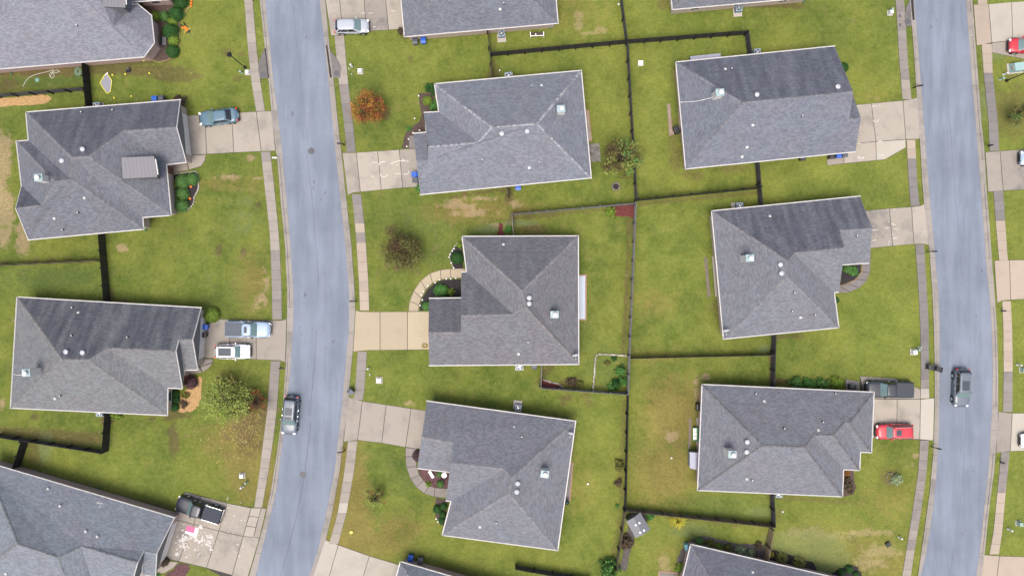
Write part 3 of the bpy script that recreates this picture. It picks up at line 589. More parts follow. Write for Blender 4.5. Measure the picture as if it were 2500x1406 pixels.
# ------------------------------------------------------------------ houses
EAVE = 2.75
ROOFS = {}
def plane_hit(face_pts, px, py):
    P = [Vector(p) for p in face_pts]; c = sum(P, Vector()) / len(P); nrm = Vector()
    for i in range(len(P)): nrm += (P[i] - c).cross(P[(i + 1) % len(P)] - c)
    nrm.normalize(); o = Vector((0, 0, CAM_H)); d = Vector(((px - 1250) / FPX, (703 - py) / FPX, -1))
    t = (c - o).dot(nrm) / d.dot(nrm); return o + d * t, (nrm if nrm.z > 0 else -nrm)
def in_poly(x, y, poly):
    r = False; n = len(poly)
    for i in range(n):
        x0, y0 = poly[i]; x1, y1 = poly[(i + 1) % n]
        if (y0 > y) != (y1 > y) and x < (x1 - x0) * (y - y0) / (y1 - y0) + x0: r = not r
    return r
M_CAP = {}
def window_part(parent, p, q, t, w, h, zc, mat=None):
    d = (q - p); L = d.length; d.normalize(); o = Vector((d.y, -d.x, 0))
    c = p + d * (L * t); rz = math.atan2(d.y, d.x)
    fr = MB()
    for sx in (-1, 1): fr.box((c.x + d.x * sx * (w / 2) + o.x * .01, c.y + d.y * sx * (w / 2) + o.y * .02, zc), (.08, .03, h + .09), rz)
    for sz in (-1, 0, 1): fr.box((c.x + o.x * .012, c.y + o.y * .012, zc + sz * h / 2), (w - .09, .03, .08 if sz else .05), rz)
    f = fr.build('window', M_WHITE, parent)
    MB().box((c.x + o.x * .01, c.y + o.y * .01, zc), (w, .03, h), rz).build('pane', M_GLASS, f)
def house(label, pts, faces, loop, roof=(.105, .105, .115), wall=None, algae=None, rake='dark', vents=(), garage=(), door=(), chimney=(), caps=1.0, slope=.60, windows=True, name='house', zset=None):
    wall = wall or M_BRICK
    names = list(pts); iseave = {k: k[0] == 'e' for k in names}
    z = {k: (EAVE if iseave[k] else EAVE + 2.6) for k in names}
    if zset: z.update(zset)
    fe = []
    for F in faces:
        best = None
        for i in range(len(F)):
            a, b = F[i], F[(i + 1) % len(F)]
            if iseave[a] and iseave[b]:
                L = (W(*pts[a], EAVE) - W(*pts[b], EAVE)).length
                if best is None or L > best[0]: best = (L, a, b)
        fe.append(best)
    sl = [slope] * len(faces)
    def geom(i):
        _, a, b = fe[i]; A = W(*pts[a], EAVE); B = W(*pts[b], EAVE); d = (B - A).normalized(); nn = Vector((-d.y, d.x, 0))
        cen = sum((W(*pts[k], z[k]) for k in faces[i]), Vector()) / len(faces[i])
        if (cen - A).dot(nn) < 0: nn = -nn
        return A, d, nn
    for it in range(40):
        acc = {k: [] for k in names}
        for i, F in enumerate(faces):
            if fe[i] is None: continue
            A, d, nn = geom(i); num = den = 0
            for k in F:
                if iseave[k]: continue
                dd = (W(*pts[k], z[k]) - A).dot(nn); num += (z[k] - EAVE) * dd; den += dd * dd
                acc[k].append(EAVE + sl[i] * dd)
            if den: sl[i] = .5 * slope + .5 * max(.3, min(1.0, num / den))
        for k in names:
            if not iseave[k] and acc[k] and not (zset and k in zset): z[k] = .5 * z[k] + .5 * sum(acc[k]) / len(acc[k])
    P = {k: W(*pts[k], z[k]) for k in names}
    base = sum((W(*pts[k], 0) for k in loop), Vector()) / len(loop)
    T = thing(name, label, 'house', (base.x, base.y, 0))
    # roof slopes
    vi = {k: i for i, k in enumerate(names)}; V = [P[k] for k in names]; FF = []; UV = []; AL = []
    for i, F in enumerate(faces):
        idx = [vi[k] for k in F]; c = sum((P[k] for k in F), Vector()) / len(F); nr = Vector()
        for a in range(len(F)): nr += (P[F[a]] - c).cross(P[F[(a + 1) % len(F)]] - c)
        FK = list(F)
        if nr.z < 0: FK = FK[::-1]
        nr = nr if nr.z > 0 else -nr; nr.normalize()
        if fe[i]: A, d, nn = geom(i)
        else: A = P[F[0]]; d = Vector((1, 0, 0)); nn = Vector((0, 1, 0))
        up = (Vector((0, 0, 1)) - nr * nr.z); up = up.normalized() if up.length > 1e-4 else nn
        dd = up.cross(nr).normalized()
        FF.append(tuple(vi[k] for k in FK)); UV.append([((P[k] - A).dot(dd) + i * 7.3, (P[k] - A).dot(up)) for k in FK])
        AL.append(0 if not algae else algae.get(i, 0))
    rm = roof_material('shingles_%d' % len(ROOFS), roof); ROOFS[T.name] = rm
    r = mk('roof', V, FF, rm, T, uv=UV)
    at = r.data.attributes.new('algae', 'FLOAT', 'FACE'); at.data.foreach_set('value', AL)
    # edges
    E = {}
    for i, F in enumerate(faces):
        for a in range(len(F)):
            k = tuple(sorted((F[a], F[(a + 1) % len(F)]))); E.setdefault(k, []).append(i)
    gabs = []; cap = MB()
    for (a, b), fs in E.items():
        A, B = P[a], P[b]; ev = iseave[a] and iseave[b]
        cen = sum((P[k] for k in faces[fs[0]]), Vector()) / len(faces[fs[0]])
        d = (B - A); L = d.length
        if L < .05: continue
        d.normalize(); h = Vector((d.y, -d.x, 0)); h.normalize()
        if (cen - A).dot(h) > 0: h = -h
        if len(fs) == 1 and ev and abs(A.z - B.z) < .01:
            g = MB(); w = .11; rz = math.atan2(d.y, d.x); c = (A + B) / 2 + h * (w / 2 - .01)
            gx = [(0, -.13), (w - .03, -.13), (w, -.02), (w, .012), (w - .03, .012), (w - .035, -.05), (.03, -.05), (.03, .012), (0, .012)]
            v = [];
            for q in (A - d * .02, B + d * .12):
                for x, zz in gx: v.append(q + h * (x - .005) + Vector((0, 0, zz)))
            n = len(gx); g.add(v, [(i, (i + 1) % n, n + (i + 1) % n, n + i) for i in range(n)] + [tuple(range(n)), tuple(range(2 * n - 1, n - 1, -1))])
            g.build('gutter', M_WHITE, T)
        elif len(fs) == 1:
            gabs.append((A, B))
            mt = M_WHITE if rake == 'white' else M_DARKTRIM; w = .06 if rake == 'white' else .03
            tp = Vector((0, 0, .012 if rake == 'white' else -.01)); dn = Vector((0, 0, -.2))
            MB().add([A + tp, B + tp, B + tp + h * w, A + tp + h * w, A + dn, B + dn, B + dn + h * w, A + dn + h * w], [(0, 1, 2, 3), (7, 6, 5, 4), (3, 2, 6, 7), (0, 3, 7, 4), (1, 5, 6, 2), (0, 4, 5, 1)]).build('rake_trim', mt, T)
        elif len(fs) == 2 and caps:
            n_ = []; into = []
            for i in fs:
                c = sum((P[k] for k in faces[i]), Vector()) / len(faces[i]); nr = Vector()
                for q in range(len(faces[i])): nr += (P[faces[i][q]] - c).cross(P[faces[i][(q + 1) % len(faces[i])]] - c)
                nr = nr if nr.z > 0 else -nr; nr.normalize(); n_.append(nr)
                iv = nr.cross(d); iv = iv if (c - A).dot(iv) > 0 else -iv; into.append(iv)
            if into[0].dot(n_[1]) < -.02:   # convex
                t = 0.
                while t < L - .1:
                    t1 = min(t + .30, L); a0, a1 = A + d * t, A + d * (t1 - .012); u = .012 + .008
                    v = [a0 + into[0] * .145 + n_[0] * .006, a0 + (n_[0] + n_[1]) * u, a0 + into[1] * .145 + n_[1] * .006,
                         a1 + into[0] * .145 + n_[0] * .014, a1 + (n_[0] + n_[1]) * (u + .006), a1 + into[1] * .145 + n_[1] * .014]
                    cap.add(v, [(0, 1, 4, 3), (1, 2, 5, 4), (3, 4, 5), (2, 1, 0)]); t = t1
    while gabs:
        grp = [gabs.pop()]; ch = True
        while ch:
            ch = False
            for g_ in list(gabs):
                if any((p - q).length < .01 for p in g_ for h_ in grp for q in h_): grp.append(g_); gabs.remove(g_); ch = True
        gm = MB()
        for A, B in grp: gm.add([A, B, Vector((B.x, B.y, EAVE - .12)), Vector((A.x, A.y, EAVE - .12))], [(0, 1, 2, 3)])
        gm.build('gable', M_GABLED if rake == 'white' else M_GABLE, T)
    if cap.v:
        cm = simple('ridge_caps_%d' % len(ROOFS), tuple(c * caps * 1.2 for c in roof), .9, ((2, .12),), island=.22 if caps < 1.2 else .4)
        cap.build('ridge_caps', cm, r)['kind'] = 'stuff'
    # walls, soffit
    L3 = [W(*pts[k], EAVE) for k in loop]
    ar = sum(L3[i].x * L3[(i + 1) % len(L3)].y - L3[(i + 1) % len(L3)].x * L3[i].y for i in range(len(L3)))
    if ar < 0: L3 = L3[::-1]
    mk('soffit', [(p.x, p.y, EAVE - .11) for p in L3], [tuple(range(len(L3)))[::-1]], M_SOFFIT, T)
    I = inset(L3, .34); n = len(I); v = []; f = []; uv = []; run = 0
    for i in range(n):
        a, b = I[i], I[(i + 1) % n]; L = (b - a).length; k = len(v)
        v += [(a.x, a.y, -.05), (b.x, b.y, -.05), (b.x, b.y, EAVE - .115), (a.x, a.y, EAVE - .115)]
        f.append((k, k + 1, k + 2, k + 3)); uv.append([(run, 0), (run + L, 0), (run + L, EAVE), (run, EAVE)]); run += L
    mk('wall', v, f, wall, T, uv=uv)
    G = [Vector(W(x, y, 1.2)) for x, y in garage]; D = [Vector(W(x, y, 1.2)) for x, y in door]
    for i in range(n):
        a, b = Vector((*I[i], 0)), Vector((*I[(i + 1) % n], 0)); L = (b - a).length; d = (b - a).normalized(); o = Vector((d.y, -d.x, 0)); rz = math.atan2(d.y, d.x)
        def near(q):
            t = (q - a).dot(d); return 0 < t < L and abs((q - a).dot(o)) < .9
        used = False
        for q in G:
            if near(q) and L > 3:
                w = min(4.9, L - .8); c = (a + b) / 2
                g = MB().box((c.x + o.x * .02, c.y + o.y * .02, 1.06), (w, .06, 2.1), rz).build('garage_door', M_GARAGE, T)
                for kk in range(4): MB().box((c.x + o.x * .052, c.y + o.y * .052, .3 + kk * .52), (w - .1, .015, .46), rz).build('panel', M_GARAGE, g)
                used = True
        for q in D:
            if near(q):
                c = a + d * (q - a).dot(d)
                dr = MB().box((c.x + o.x * .02, c.y + o.y * .02, 1.02), (.92, .06, 2.03), rz).build('door', M_DOOR, T)
                MB().box((c.x + o.x * .07 + d.x * .36, c.y + o.y * .07 + d.y * .36, 1.0), (.05, .05, .05), rz).build('handle', M_METAL, dr)
                used = True
        if windows and not used and L > 2.2:
            k = max(1, int(L / 4.2))
            for q in range(k): window_part(T, a, b, (q + .5) / k, min(1.1, L * .4), 1.25, 1.5)
    # roof fittings
    FP = [[pts[k] for k in F] for F in faces]
    def hit(px, py):
        for F, pp in zip(faces, FP):
            if in_poly(px, py, pp): return plane_hit([P[k] for k in F], px, py)
        return W(px, py, EAVE + 1.5), Vector((0, 0, 1))
    for kind, px, py in vents:
        p, nr = hit(px, py)
        if kind == 't':
            MB().lathe((p.x, p.y, p.z - .06), [(.24, 0), (.24, .16), (.20, .17), (.20, .22), (.29, .23), (.29, .30), (.2, .38), (.001, .41)], 16).build('roof_vent', M_VENT, T, True)
        elif kind == 'p':
            g = MB().lathe((p.x, p.y, p.z - .1), [(.11, 0), (.11, .14), (.055, .17), (.055, .42), (.04, .42), (.001, .36)], 10).build('vent_pipe', M_BLACKPL, T)
            MB().lathe((p.x, p.y, p.z + .32), [(.07, 0), (.075, .03), (.03, .035), (.001, .0)], 10).build('collar', M_WHITE, g)
        elif kind == 'b':
            q = Vector((0, 0, 1)).rotation_difference(nr); m = MB().box((0, 0, .02), (.28, .28, .03)).box((.02, -.02, .07), (.16, .16, .10))
            m.v = [tuple(p + q @ Vector(v)) for v in m.v]; m.build('box_vent', M_WHITE, T)
    for px, py, zt, rz in chimney:
        c = W(px, py, zt); p, nr = hit(px, py); zb = min(p.z - 1.2, zt - 1.5)
        ch = MB().box((c.x, c.y, (zb + zt) / 2), (.86, .74, zt - zb), rz).build('chimney', simple('chimney_siding', (.62, .60, .57), .6, ((2, .08),)), T)
        MB().box((c.x, c.y, zt + .03), (.94, .82, .06), rz).build('chimney_cap', M_FLASH, ch)
        MB().lathe((c.x + .05, c.y - .02, zt + .06), [(.2, 0), (.16, .12), (.16, .3), (.27, .32), (.27, .42), (.1, .5), (.001, .5)], 16).build('flue', M_WHITE, ch)
    return T, P, hit

def vt(t=(), p=(), b=()): return [('t', *x) for x in t] + [('p', *x) for x in p] + [('b', *x) for x in b]
GR = (.110, .111, .122); GW = (.118, .113, .118); GL = (.128, .128, .138)
# the middle house with the cream driveway
house('grey hip-roofed house with cream driveway in the middle',
    dict(eA=(1129, 578), eB=(1411, 577), eC=(1412, 888.5), eD=(1049, 891.5), eE=(1048, 729), eF=(1126, 728), eG=(1127, 665.5), eH=(1140, 665), P1=(1275, 711), P2=(1284, 750), V=(1255, 768), WL=(1126.5, 770), G1=(1046.5, 812), G2=(1127, 812)),
    [('eA', 'eB', 'P1'), ('eB', 'eC', 'P2', 'P1'), ('eA', 'P1', 'P2', 'V', 'eH'), ('eG', 'eH', 'V', 'WL'), ('WL', 'V', 'P2', 'eC', 'eD', 'G1', 'G2'), ('eE', 'eF', 'G2', 'G1')],
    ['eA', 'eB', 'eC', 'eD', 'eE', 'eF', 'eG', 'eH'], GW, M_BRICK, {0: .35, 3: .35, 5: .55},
    vents=vt([(1292, 727), (1292, 741)], [(1289, 835)], [(1229, 597), (1266, 864)]), chimney=[(1354, 768, 6.2, 0)], garage=[(1056, 810)], door=[(1134, 690)], caps=1.18)
house('pale grey house with a light-capped hip roof beside the orange tree',
    dict(eA=(1061.5, 206), eB=(1418.5, 173.6), eC=(1442.6, 434), eD=(1027, 474.5), eE=(1010, 327), eF=(1039.5, 324), eG=(1035, 276), eH=(1072, 274), P1=(1200.6, 311), P2=(1311, 302), V=(1168, 348), WL=(1046, 358), G1=(1017, 391.5), G2=(1046, 391)),
    [('eA', 'eB', 'P2', 'P1'), ('eB', 'eC', 'P2'), ('eA', 'P1', 'V', 'eH'), ('eG', 'eH', 'V', 'WL'), ('WL', 'V', 'P1', 'P2', 'eC', 'eD', 'G1', 'G2'), ('eE', 'eF', 'G2', 'G1')],
    ['eA', 'eB', 'eC', 'eD', 'eE', 'eF', 'eG', 'eH'], (.132, .136, .150), M_BRICK2,
    vents=vt([(1225, 327), (1287, 321.5)], [(1298, 211), (1178, 392), (1316, 397)], [(1322, 209), (1292, 410)]), chimney=[(1370, 266, 6.2, .08)], garage=[(1030, 410)], door=[(1050, 300)], caps=1.45)
house('grey house rotated slightly beside the white garden bench',
    dict(eA=(1080.5, 1305), eB=(1361, 1342), eC=(1404.6, 1028.6), eD=(1043, 979.5), eE=(1019.5, 1142), eF=(1098, 1151.6), eG=(1088.6, 1221), eH=(1102, 1222.5), P1=(1243, 1205), P2=(1250, 1166), V=(1232, 1144), WL=(1102, 1130), G1=(1030, 1067), G2=(1108, 1081)),
    [('eA', 'eB', 'P1'), ('eB', 'eC', 'P2', 'P1'), ('eA', 'P1', 'P2', 'V', 'eH'), ('eG', 'eH', 'V', 'WL'), ('WL', 'V', 'P2', 'eC', 'eD', 'G1', 'G2'), ('eE', 'eF', 'G2', 'G1')],
    ['eA', 'eB', 'eC', 'eD', 'eE', 'eF', 'eG', 'eH'], GL, M_BRICK, {4: .18, 2: .1},
    vents=vt([(1264, 1178.6), (1261.6, 1199)], [(1273.5, 1064.6), (1211.6, 1274.6)], [(1255, 1042), (1171.6, 1285.7)]), chimney=[(1330, 1157, 6.2, -.12)], garage=[(1032, 1070)], door=[(1098, 1190)], caps=1.12)
house('dark blue-grey gabled house with a roof chimney and wire near the top right',
    dict(eA=(1651, 153), eB=(2037, 114), R=(2082, 224), K=(2073.5, 290), GP=(2101.5, 288.5), eC=(2088, 370), eD=(1674.6, 412), P=(1812, 251), eM=(2050, 213), eN=(2074, 211)),
    [('eA', 'eB', 'R', 'P'), ('eA', 'P', 'eD'), ('P', 'R', 'K', 'GP', 'eC', 'eD'), ('eM', 'eN', 'GP', 'K')],
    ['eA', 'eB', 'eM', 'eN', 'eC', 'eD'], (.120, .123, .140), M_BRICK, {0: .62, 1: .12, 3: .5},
    vents=vt([(1847, 232), (2044, 212.6)], [(1785, 169), (1957, 284)], [(1771, 169), (1824, 360), (1838, 306), (1812, 383)]), chimney=[(1758, 226, 6.9, .08)], garage=[(2080, 290)], caps=1.0)
house('grey house with streaked dark north slope and a satellite dish at its corner',
    dict(eA=(1738, 516), eB=(2099, 480), G1=(2129, 557), eE=(2122, 641.5), eF=(2058, 646), G2=(2050, 562), WL=(2062, 605.5), eG=(2047.6, 712), eH=(2036, 713.5), eC=(2047, 799), eD=(1767, 826.6), V=(1937, 618.7), P1=(1922.6, 637), P2=(1922.6, 675)),
    [('eC', 'eD', 'P2'), ('eD', 'eA', 'P1', 'P2'), ('eC', 'P2', 'P1', 'V', 'eH'), ('eH', 'eG', 'WL', 'V'), ('eA', 'P1', 'V', 'WL', 'G2', 'G1', 'eB'), ('eE', 'eF', 'G2', 'G1')],
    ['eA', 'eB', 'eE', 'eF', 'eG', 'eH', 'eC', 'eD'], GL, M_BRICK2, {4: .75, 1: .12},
    vents=vt([(1904, 646), (1907, 667)], [(1938, 714), (1932, 759.5), (1988, 768), (2090.5, 576)], [(1879.7, 528), (1954.7, 775)]), chimney=[(1831, 630, 6.6, .03)], garage=[(2112, 560)], door=[(2050, 680)])
house('hip-roofed grey house with stepped corner beside red suv',
    dict(eA=(1715, 939), eB=(2133, 958), eC=(2127, 1103.5), eN1=(2100, 1102.6), eC2=(2098, 1146.7), eN2=(2058.7, 1145), eD=(2056, 1211), eE=(1704, 1195.6), P=(1861, 1086.5), Q=(1964.5, 1091), Q2=(1986.6, 1061), Q3=(2034, 1061), Q4=(2062.6, 1029), Q5=(2075, 1032.5)),
    [('eA', 'eB', 'Q5', 'Q4', 'Q3', 'Q2', 'Q', 'P'), ('eA', 'P', 'eE'), ('eB', 'eC', 'Q5'), ('eC', 'Q5', 'Q4', 'eN1'), ('eN1', 'Q4', 'Q3', 'eC2'), ('eC2', 'Q3', 'Q2', 'eN2'), ('eN2', 'Q2', 'Q', 'eD'), ('eD', 'Q', 'P', 'eE')],
    ['eA', 'eB', 'eC', 'eN1', 'eC2', 'eN2', 'eD', 'eE'], GL, M_BRICK, {0: .12, 1: .1},
    vents=vt([(1823.4, 1077.7), (1822, 1102)], [(1844, 960), (2037.7, 960), (2007.5, 1028.7), (1913, 1045), (1835, 1171)], [(1866, 979.5), (1823.4, 1169), (1998, 1049.7)]), chimney=[(1788, 1109, 6.6, -.03)], garage=[(2118, 1030)], door=[(2090, 1125)], caps=.75)
house('dark blue-grey house with a metal-roofed dormer and dark sedan',
    dict(eA=(64, 275), eB=(439, 245), R=(430.5, 311), eC=(454, 396), eN1=(405.5, 401.6), eCC=(417, 525), eN2=(347.6, 530.5), eD=(350, 559), eE=(69.5, 585), LG=(38.4, 509), LG2=(101.6, 501), eX=(53, 453.7), eW=(40.5, 346), eN3=(70, 343.7), Q1=(300, 321), Q2=(216, 382.6), Q3=(175, 385), Q4=(172.6, 438), T1=(134.5, 444.5)),
    [('eA', 'eB', 'R', 'Q1', 'Q2', 'Q3'), ('eA', 'Q3', 'Q4', 'eN3'), ('eW', 'eN3', 'Q4', 'T1'), ('eW', 'T1', 'LG2', 'eX'), ('eX', 'LG2', 'LG'), ('eE', 'LG', 'LG2', 'T1', 'Q4', 'eD'), ('eC', 'R', 'Q1', 'eN1'), ('eN1', 'Q1', 'Q2', 'eCC'), ('eCC', 'Q2', 'Q3', 'eN2'), ('eN2', 'Q3', 'Q4', 'eD')],
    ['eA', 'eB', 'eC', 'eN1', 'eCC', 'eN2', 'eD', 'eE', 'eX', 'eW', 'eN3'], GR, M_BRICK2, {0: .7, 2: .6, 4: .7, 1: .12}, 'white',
    vents=vt([(203.4, 365), (153, 393)], [(200.5, 275), (277, 269.5), (192, 519.5), (155, 561)], [(206, 483.4), (132.6, 533.4)]), chimney=[(94, 434, 7.2, .06)], garage=[(446, 320)], door=[(410, 415)], zset={'LG': 5.2, 'LG2': 5.3}, caps=1.12)
house('large grey house with purple bush and two gables facing the left street',
    dict(eA=(42, 726), eB=(490, 752), R1=(469.7, 829.5), eC=(482, 902), eF=(450, 903), G2=(435.6, 830), R2=(428.7, 857), eG=(445, 948), eH=(409, 946), eD=(408, 1013), eE=(26.4, 995), P=(150, 877), Q=(214.8, 878.4), Q2=(260, 850)),
    [('eA', 'eB', 'R1', 'G2', 'R2', 'Q2', 'Q', 'P'), ('eA', 'P', 'eE'), ('G2', 'R1', 'eC', 'eF'), ('R2', 'eG', 'eH', 'Q2'), ('eH', 'eD', 'Q', 'Q2'), ('eD', 'eE', 'P', 'Q')],
    ['eA', 'eB', 'eC', 'eF', 'eG', 'eH', 'eD', 'eE'], (.128, .127, .128), M_BRICK2, {0: .85, 1: .10}, 'white',
    vents=vt([(163, 858), (203.4, 860)], [(178, 750.5), (177, 818.6), (312.7, 822.7), (149, 965.6)], [(191, 763), (134, 973)]), chimney=[(64, 910, 7.6, .06)], garage=[(486, 830)], door=[(447, 925)])
house('big grey house cut by the bottom left corner',
    dict(eA=(-38, 1127), eB=(425, 1263.5), R1=(382, 1350), eC=(379, 1406), eF=(347, 1401), G2=(351, 1344), R2=(335.7, 1372.4), eG=(301, 1492), eH=(243, 1475), eD=(218, 1561), eE=(-135, 1458), P=(43, 1328), Q=(141, 1360), Q2=(198, 1333)),
    [('eA', 'eB', 'R1', 'G2', 'R2', 'Q2', 'Q', 'P'), ('eA', 'P', 'eE'), ('G2', 'R1', 'eC', 'eF'), ('R2', 'eG', 'eH', 'Q2'), ('eH', 'eD', 'Q', 'Q2'), ('eD', 'eE', 'P', 'Q')],
    ['eA', 'eB', 'eC', 'eF', 'eG', 'eH', 'eD', 'eE'], (.138, .146, .160), M_BRICK, None, 'white', slope=.55, windows=False,
    vents=vt([], [], [(117, 1193), (146, 1235), (209, 1297), (237.5, 1309.6), (14, 1400)]), garage=[(403, 1310)], caps=.85)
house('large grey house with a bay cut by the top left corner',
    dict(eW=(-70, 174), eS=(351, 139), eE1=(376, 105), eE2=(369, 38.6), eN=(335, 11), eK=(323, 14), B=(302, 58), V=(277, 64), eT=(318, -260), P2=(190, -100), P=(95, -110), eTL=(-105, -240), P3=(180, -150)),
    [('eW', 'eS', 'B', 'V', 'P2', 'P'), ('eS', 'eE1', 'B'), ('eE1', 'eE2', 'B'), ('eE2', 'eN', 'B'), ('eN', 'eK', 'V', 'B'), ('eK', 'eT', 'P3', 'P2', 'V'), ('eW', 'P', 'eTL'), ('eTL', 'P', 'P2', 'P3', 'eT')],
    ['eW', 'eS', 'eE1', 'eE2', 'eN', 'eK', 'eT', 'eTL'], (.150, .150, .165), M_BRICK, None, vents=vt([], [(190, 63.5)], []), windows=False, slope=.55, zset={'B': 4.6, 'V': 4.9}, caps=0)
house('porch wing with white gutter at the top edge above round shrubs',
    dict(eA=(324, 4.6), eB=(410, -1), eC=(400, -150), eD=(315, -140), P1=(345, -66), P2=(378, -68)),
    [('eA', 'eB', 'P2', 'P1'), ('eB', 'eC', 'P2'), ('eC', 'eD', 'P1', 'P2'), ('eD', 'eA', 'P1')], ['eA', 'eB', 'eC', 'eD'], GR, M_BRICK, name='porch_wing')
house('blue-grey house at the top edge beside silver hatchback',
    dict(eA=(988, 89.6), eB=(1362, 57), eC=(1337, -215), eD=(963, -185), P1=(1092, -52), P2=(1232, -66)),
    [('eA', 'eB', 'P2', 'P1'), ('eB', 'eC', 'P2'), ('eC', 'eD', 'P1', 'P2'), ('eD', 'eA', 'P1')], ['eA', 'eB', 'eC', 'eD'], (.118, .122, .136), M_BRICK2, {0: .15},
    vents=vt([], [(1230, 10)], [(1221, 23)]), garage=[(990, 0)], windows=False)
house('sliver of grey roof at the top edge right of centre',
    dict(eA=(1642, 23.5), eB=(1985, -7), eC=(1960, -270), eD=(1618, -240), P1=(1745, -105), P2=(1862, -116)),
    [('eA', 'eB', 'P2', 'P1'), ('eB', 'eC', 'P2'), ('eC', 'eD', 'P1', 'P2'), ('eD', 'eA', 'P1')], ['eA', 'eB', 'eC', 'eD'], GR, M_BRICK2)
house('corner of blue-grey roof at the bottom edge beside two bins',
    dict(eA=(978, 1371), eB=(1300, 1464), eC=(1240, 1690), eD=(916, 1600), P1=(1060, 1510), P2=(1160, 1540)),
    [('eA', 'eB', 'P2', 'P1'), ('eB', 'eC', 'P2'), ('eC', 'eD', 'P1', 'P2'), ('eD', 'eA', 'P1')], ['eA', 'eB', 'eC', 'eD'], (.12, .125, .14), M_BRICK, windows=False)
house('grey roof at the bottom edge with leafy bed along it',
    dict(eA=(1687, 1329), eB=(2082, 1420), eC=(2010, 1720), eD=(1610, 1640), P1=(1785, 1492), P2=(1905, 1535)),
    [('eA', 'eB', 'P2', 'P1'), ('eB', 'eC', 'P2'), ('eC', 'eD', 'P1', 'P2'), ('eD', 'eA', 'P1')], ['eA', 'eB', 'eC', 'eD'], (.115, .115, .13), M_BRICK,
    vents=vt([], [], [(1838, 1396)]))

# extras on roofs: metal dormer, ridge vents, dishes, wire
M_SEAM = simple('standing_seam_metal', (.165, .163, .178), .55, spec=.4)
hs = [o for o in C.objects if o.get('category') == 'house']
def dormer(hname_label, quad, zl, zr, seams=9):
    h = next(o for o in hs if o['label'] == hname_label)
    a, b, c, d = [W(x, y, z) for (x, y), z in zip(quad, (zl, zr, zr, zl))]
    t = Vector((0, 0, .08))
    o = MB().add([a, b, c, d, a + t, b + t, c + t, d + t], [(3, 2, 1, 0), (4, 5, 6, 7), (0, 1, 5, 4), (1, 2, 6, 5), (2, 3, 7, 6), (3, 0, 4, 7)]).build('dormer_roof', M_SEAM, h)
    for i in range(seams + 1):
        k = i / seams; p, q = a.lerp(b, k) + t, d.lerp(c, k) + t
        MB().tube(p, q, .018, .018, 4).build('seam', M_SEAM, o)
    s = b - a; e = b - s.normalized() * .3; g = c - s.normalized() * .3; dn = Vector((0, 0, -1.6))
    v = [a + dn * .5, e, g, d + dn * .5, a + dn * 1.6, e + dn, g + dn, d + dn * 1.6]
    MB().add([a, e, g, d, a + dn * .1, e + dn, g + dn, d + dn * .1], [(4, 5, 1, 0), (5, 6, 2, 1), (6, 7, 3, 2), (7, 4, 0, 3)]).build('dormer_wall', M_GABLED, h)
    m = MB(); f = (b + c) / 2; rz = math.atan2((c - b).y, (c - b).x)
    m.box((f.x + .1, f.y, f.z - .02), ((c - b).length * .75, .12, .12), rz); m.build('dormer_trim', M_WHITE, h)
dormer('dark blue-grey house with a metal-roofed dormer and dark sedan', [(297, 385), (376.6, 382), (384.5, 432.6), (301, 436.6)], 5.7, 5.3)
dormer('large grey house with a bay cut by the top left corner', [(228, -40), (303, -46), (307, 20), (240, 17)], 5.6, 5.2, 8)
def dish(label, px, py, z=3.6, az=0.0, r=.36):
    c = W(px, py, z); t = thing('satellite_dish', label, 'satellite dish', (c.x, c.y, z - .7))
    m = MB(); n = 18; v = []; f = []
    R = Matrix.Rotation(az, 3, 'Z') @ Matrix.Rotation(math.radians(62), 3, 'X')
    for k, (rr, zz) in enumerate(((.001, 0), (.12, .01), (.24, .04), (r, .09), (r, .075), (.24, .025), (.001, -.015))):
        for i in range(n): v.append(c + R @ Vector((rr * math.cos(2 * math.pi * i / n) * 1.05, rr * math.sin(2 * math.pi * i / n), zz)))
        if k:
            for i in range(n): f.append(((k - 1) * n + i, (k - 1) * n + (i + 1) % n, k * n + (i + 1) % n, k * n + i))
    m.add(v, f).build('reflector', M_VENT, t, True)
    MB().tube((c.x, c.y, z - .7), (c.x, c.y, z - .02), .03).build('mast', M_METAL, t)
    a = c + R @ Vector((0, -.25, .05)); b = c + R @ Vector((0, -.30, .45))
    MB().tube(a, b, .018).build('feed_arm', M_METAL, t); MB().box(b, (.10, .10, .14)).build('feed_horn', M_VENT, t)
dish('small satellite dish on the lower right corner of the middle roof', 1405, 866, 3.8, .1)
dish('small satellite dish at the bottom left corner of the streaked roof', 1773, 806, 3.8, .1)
dish('satellite dish on the right roof edge above the black kettle grill', 1395, 1057, 3.8, -.3)
dish('satellite dish on the bottom left roof', 244, 1226, 4.7, -.1)
dish('satellite dish rim on the top left roof', 31, 0, 6.0, .1)

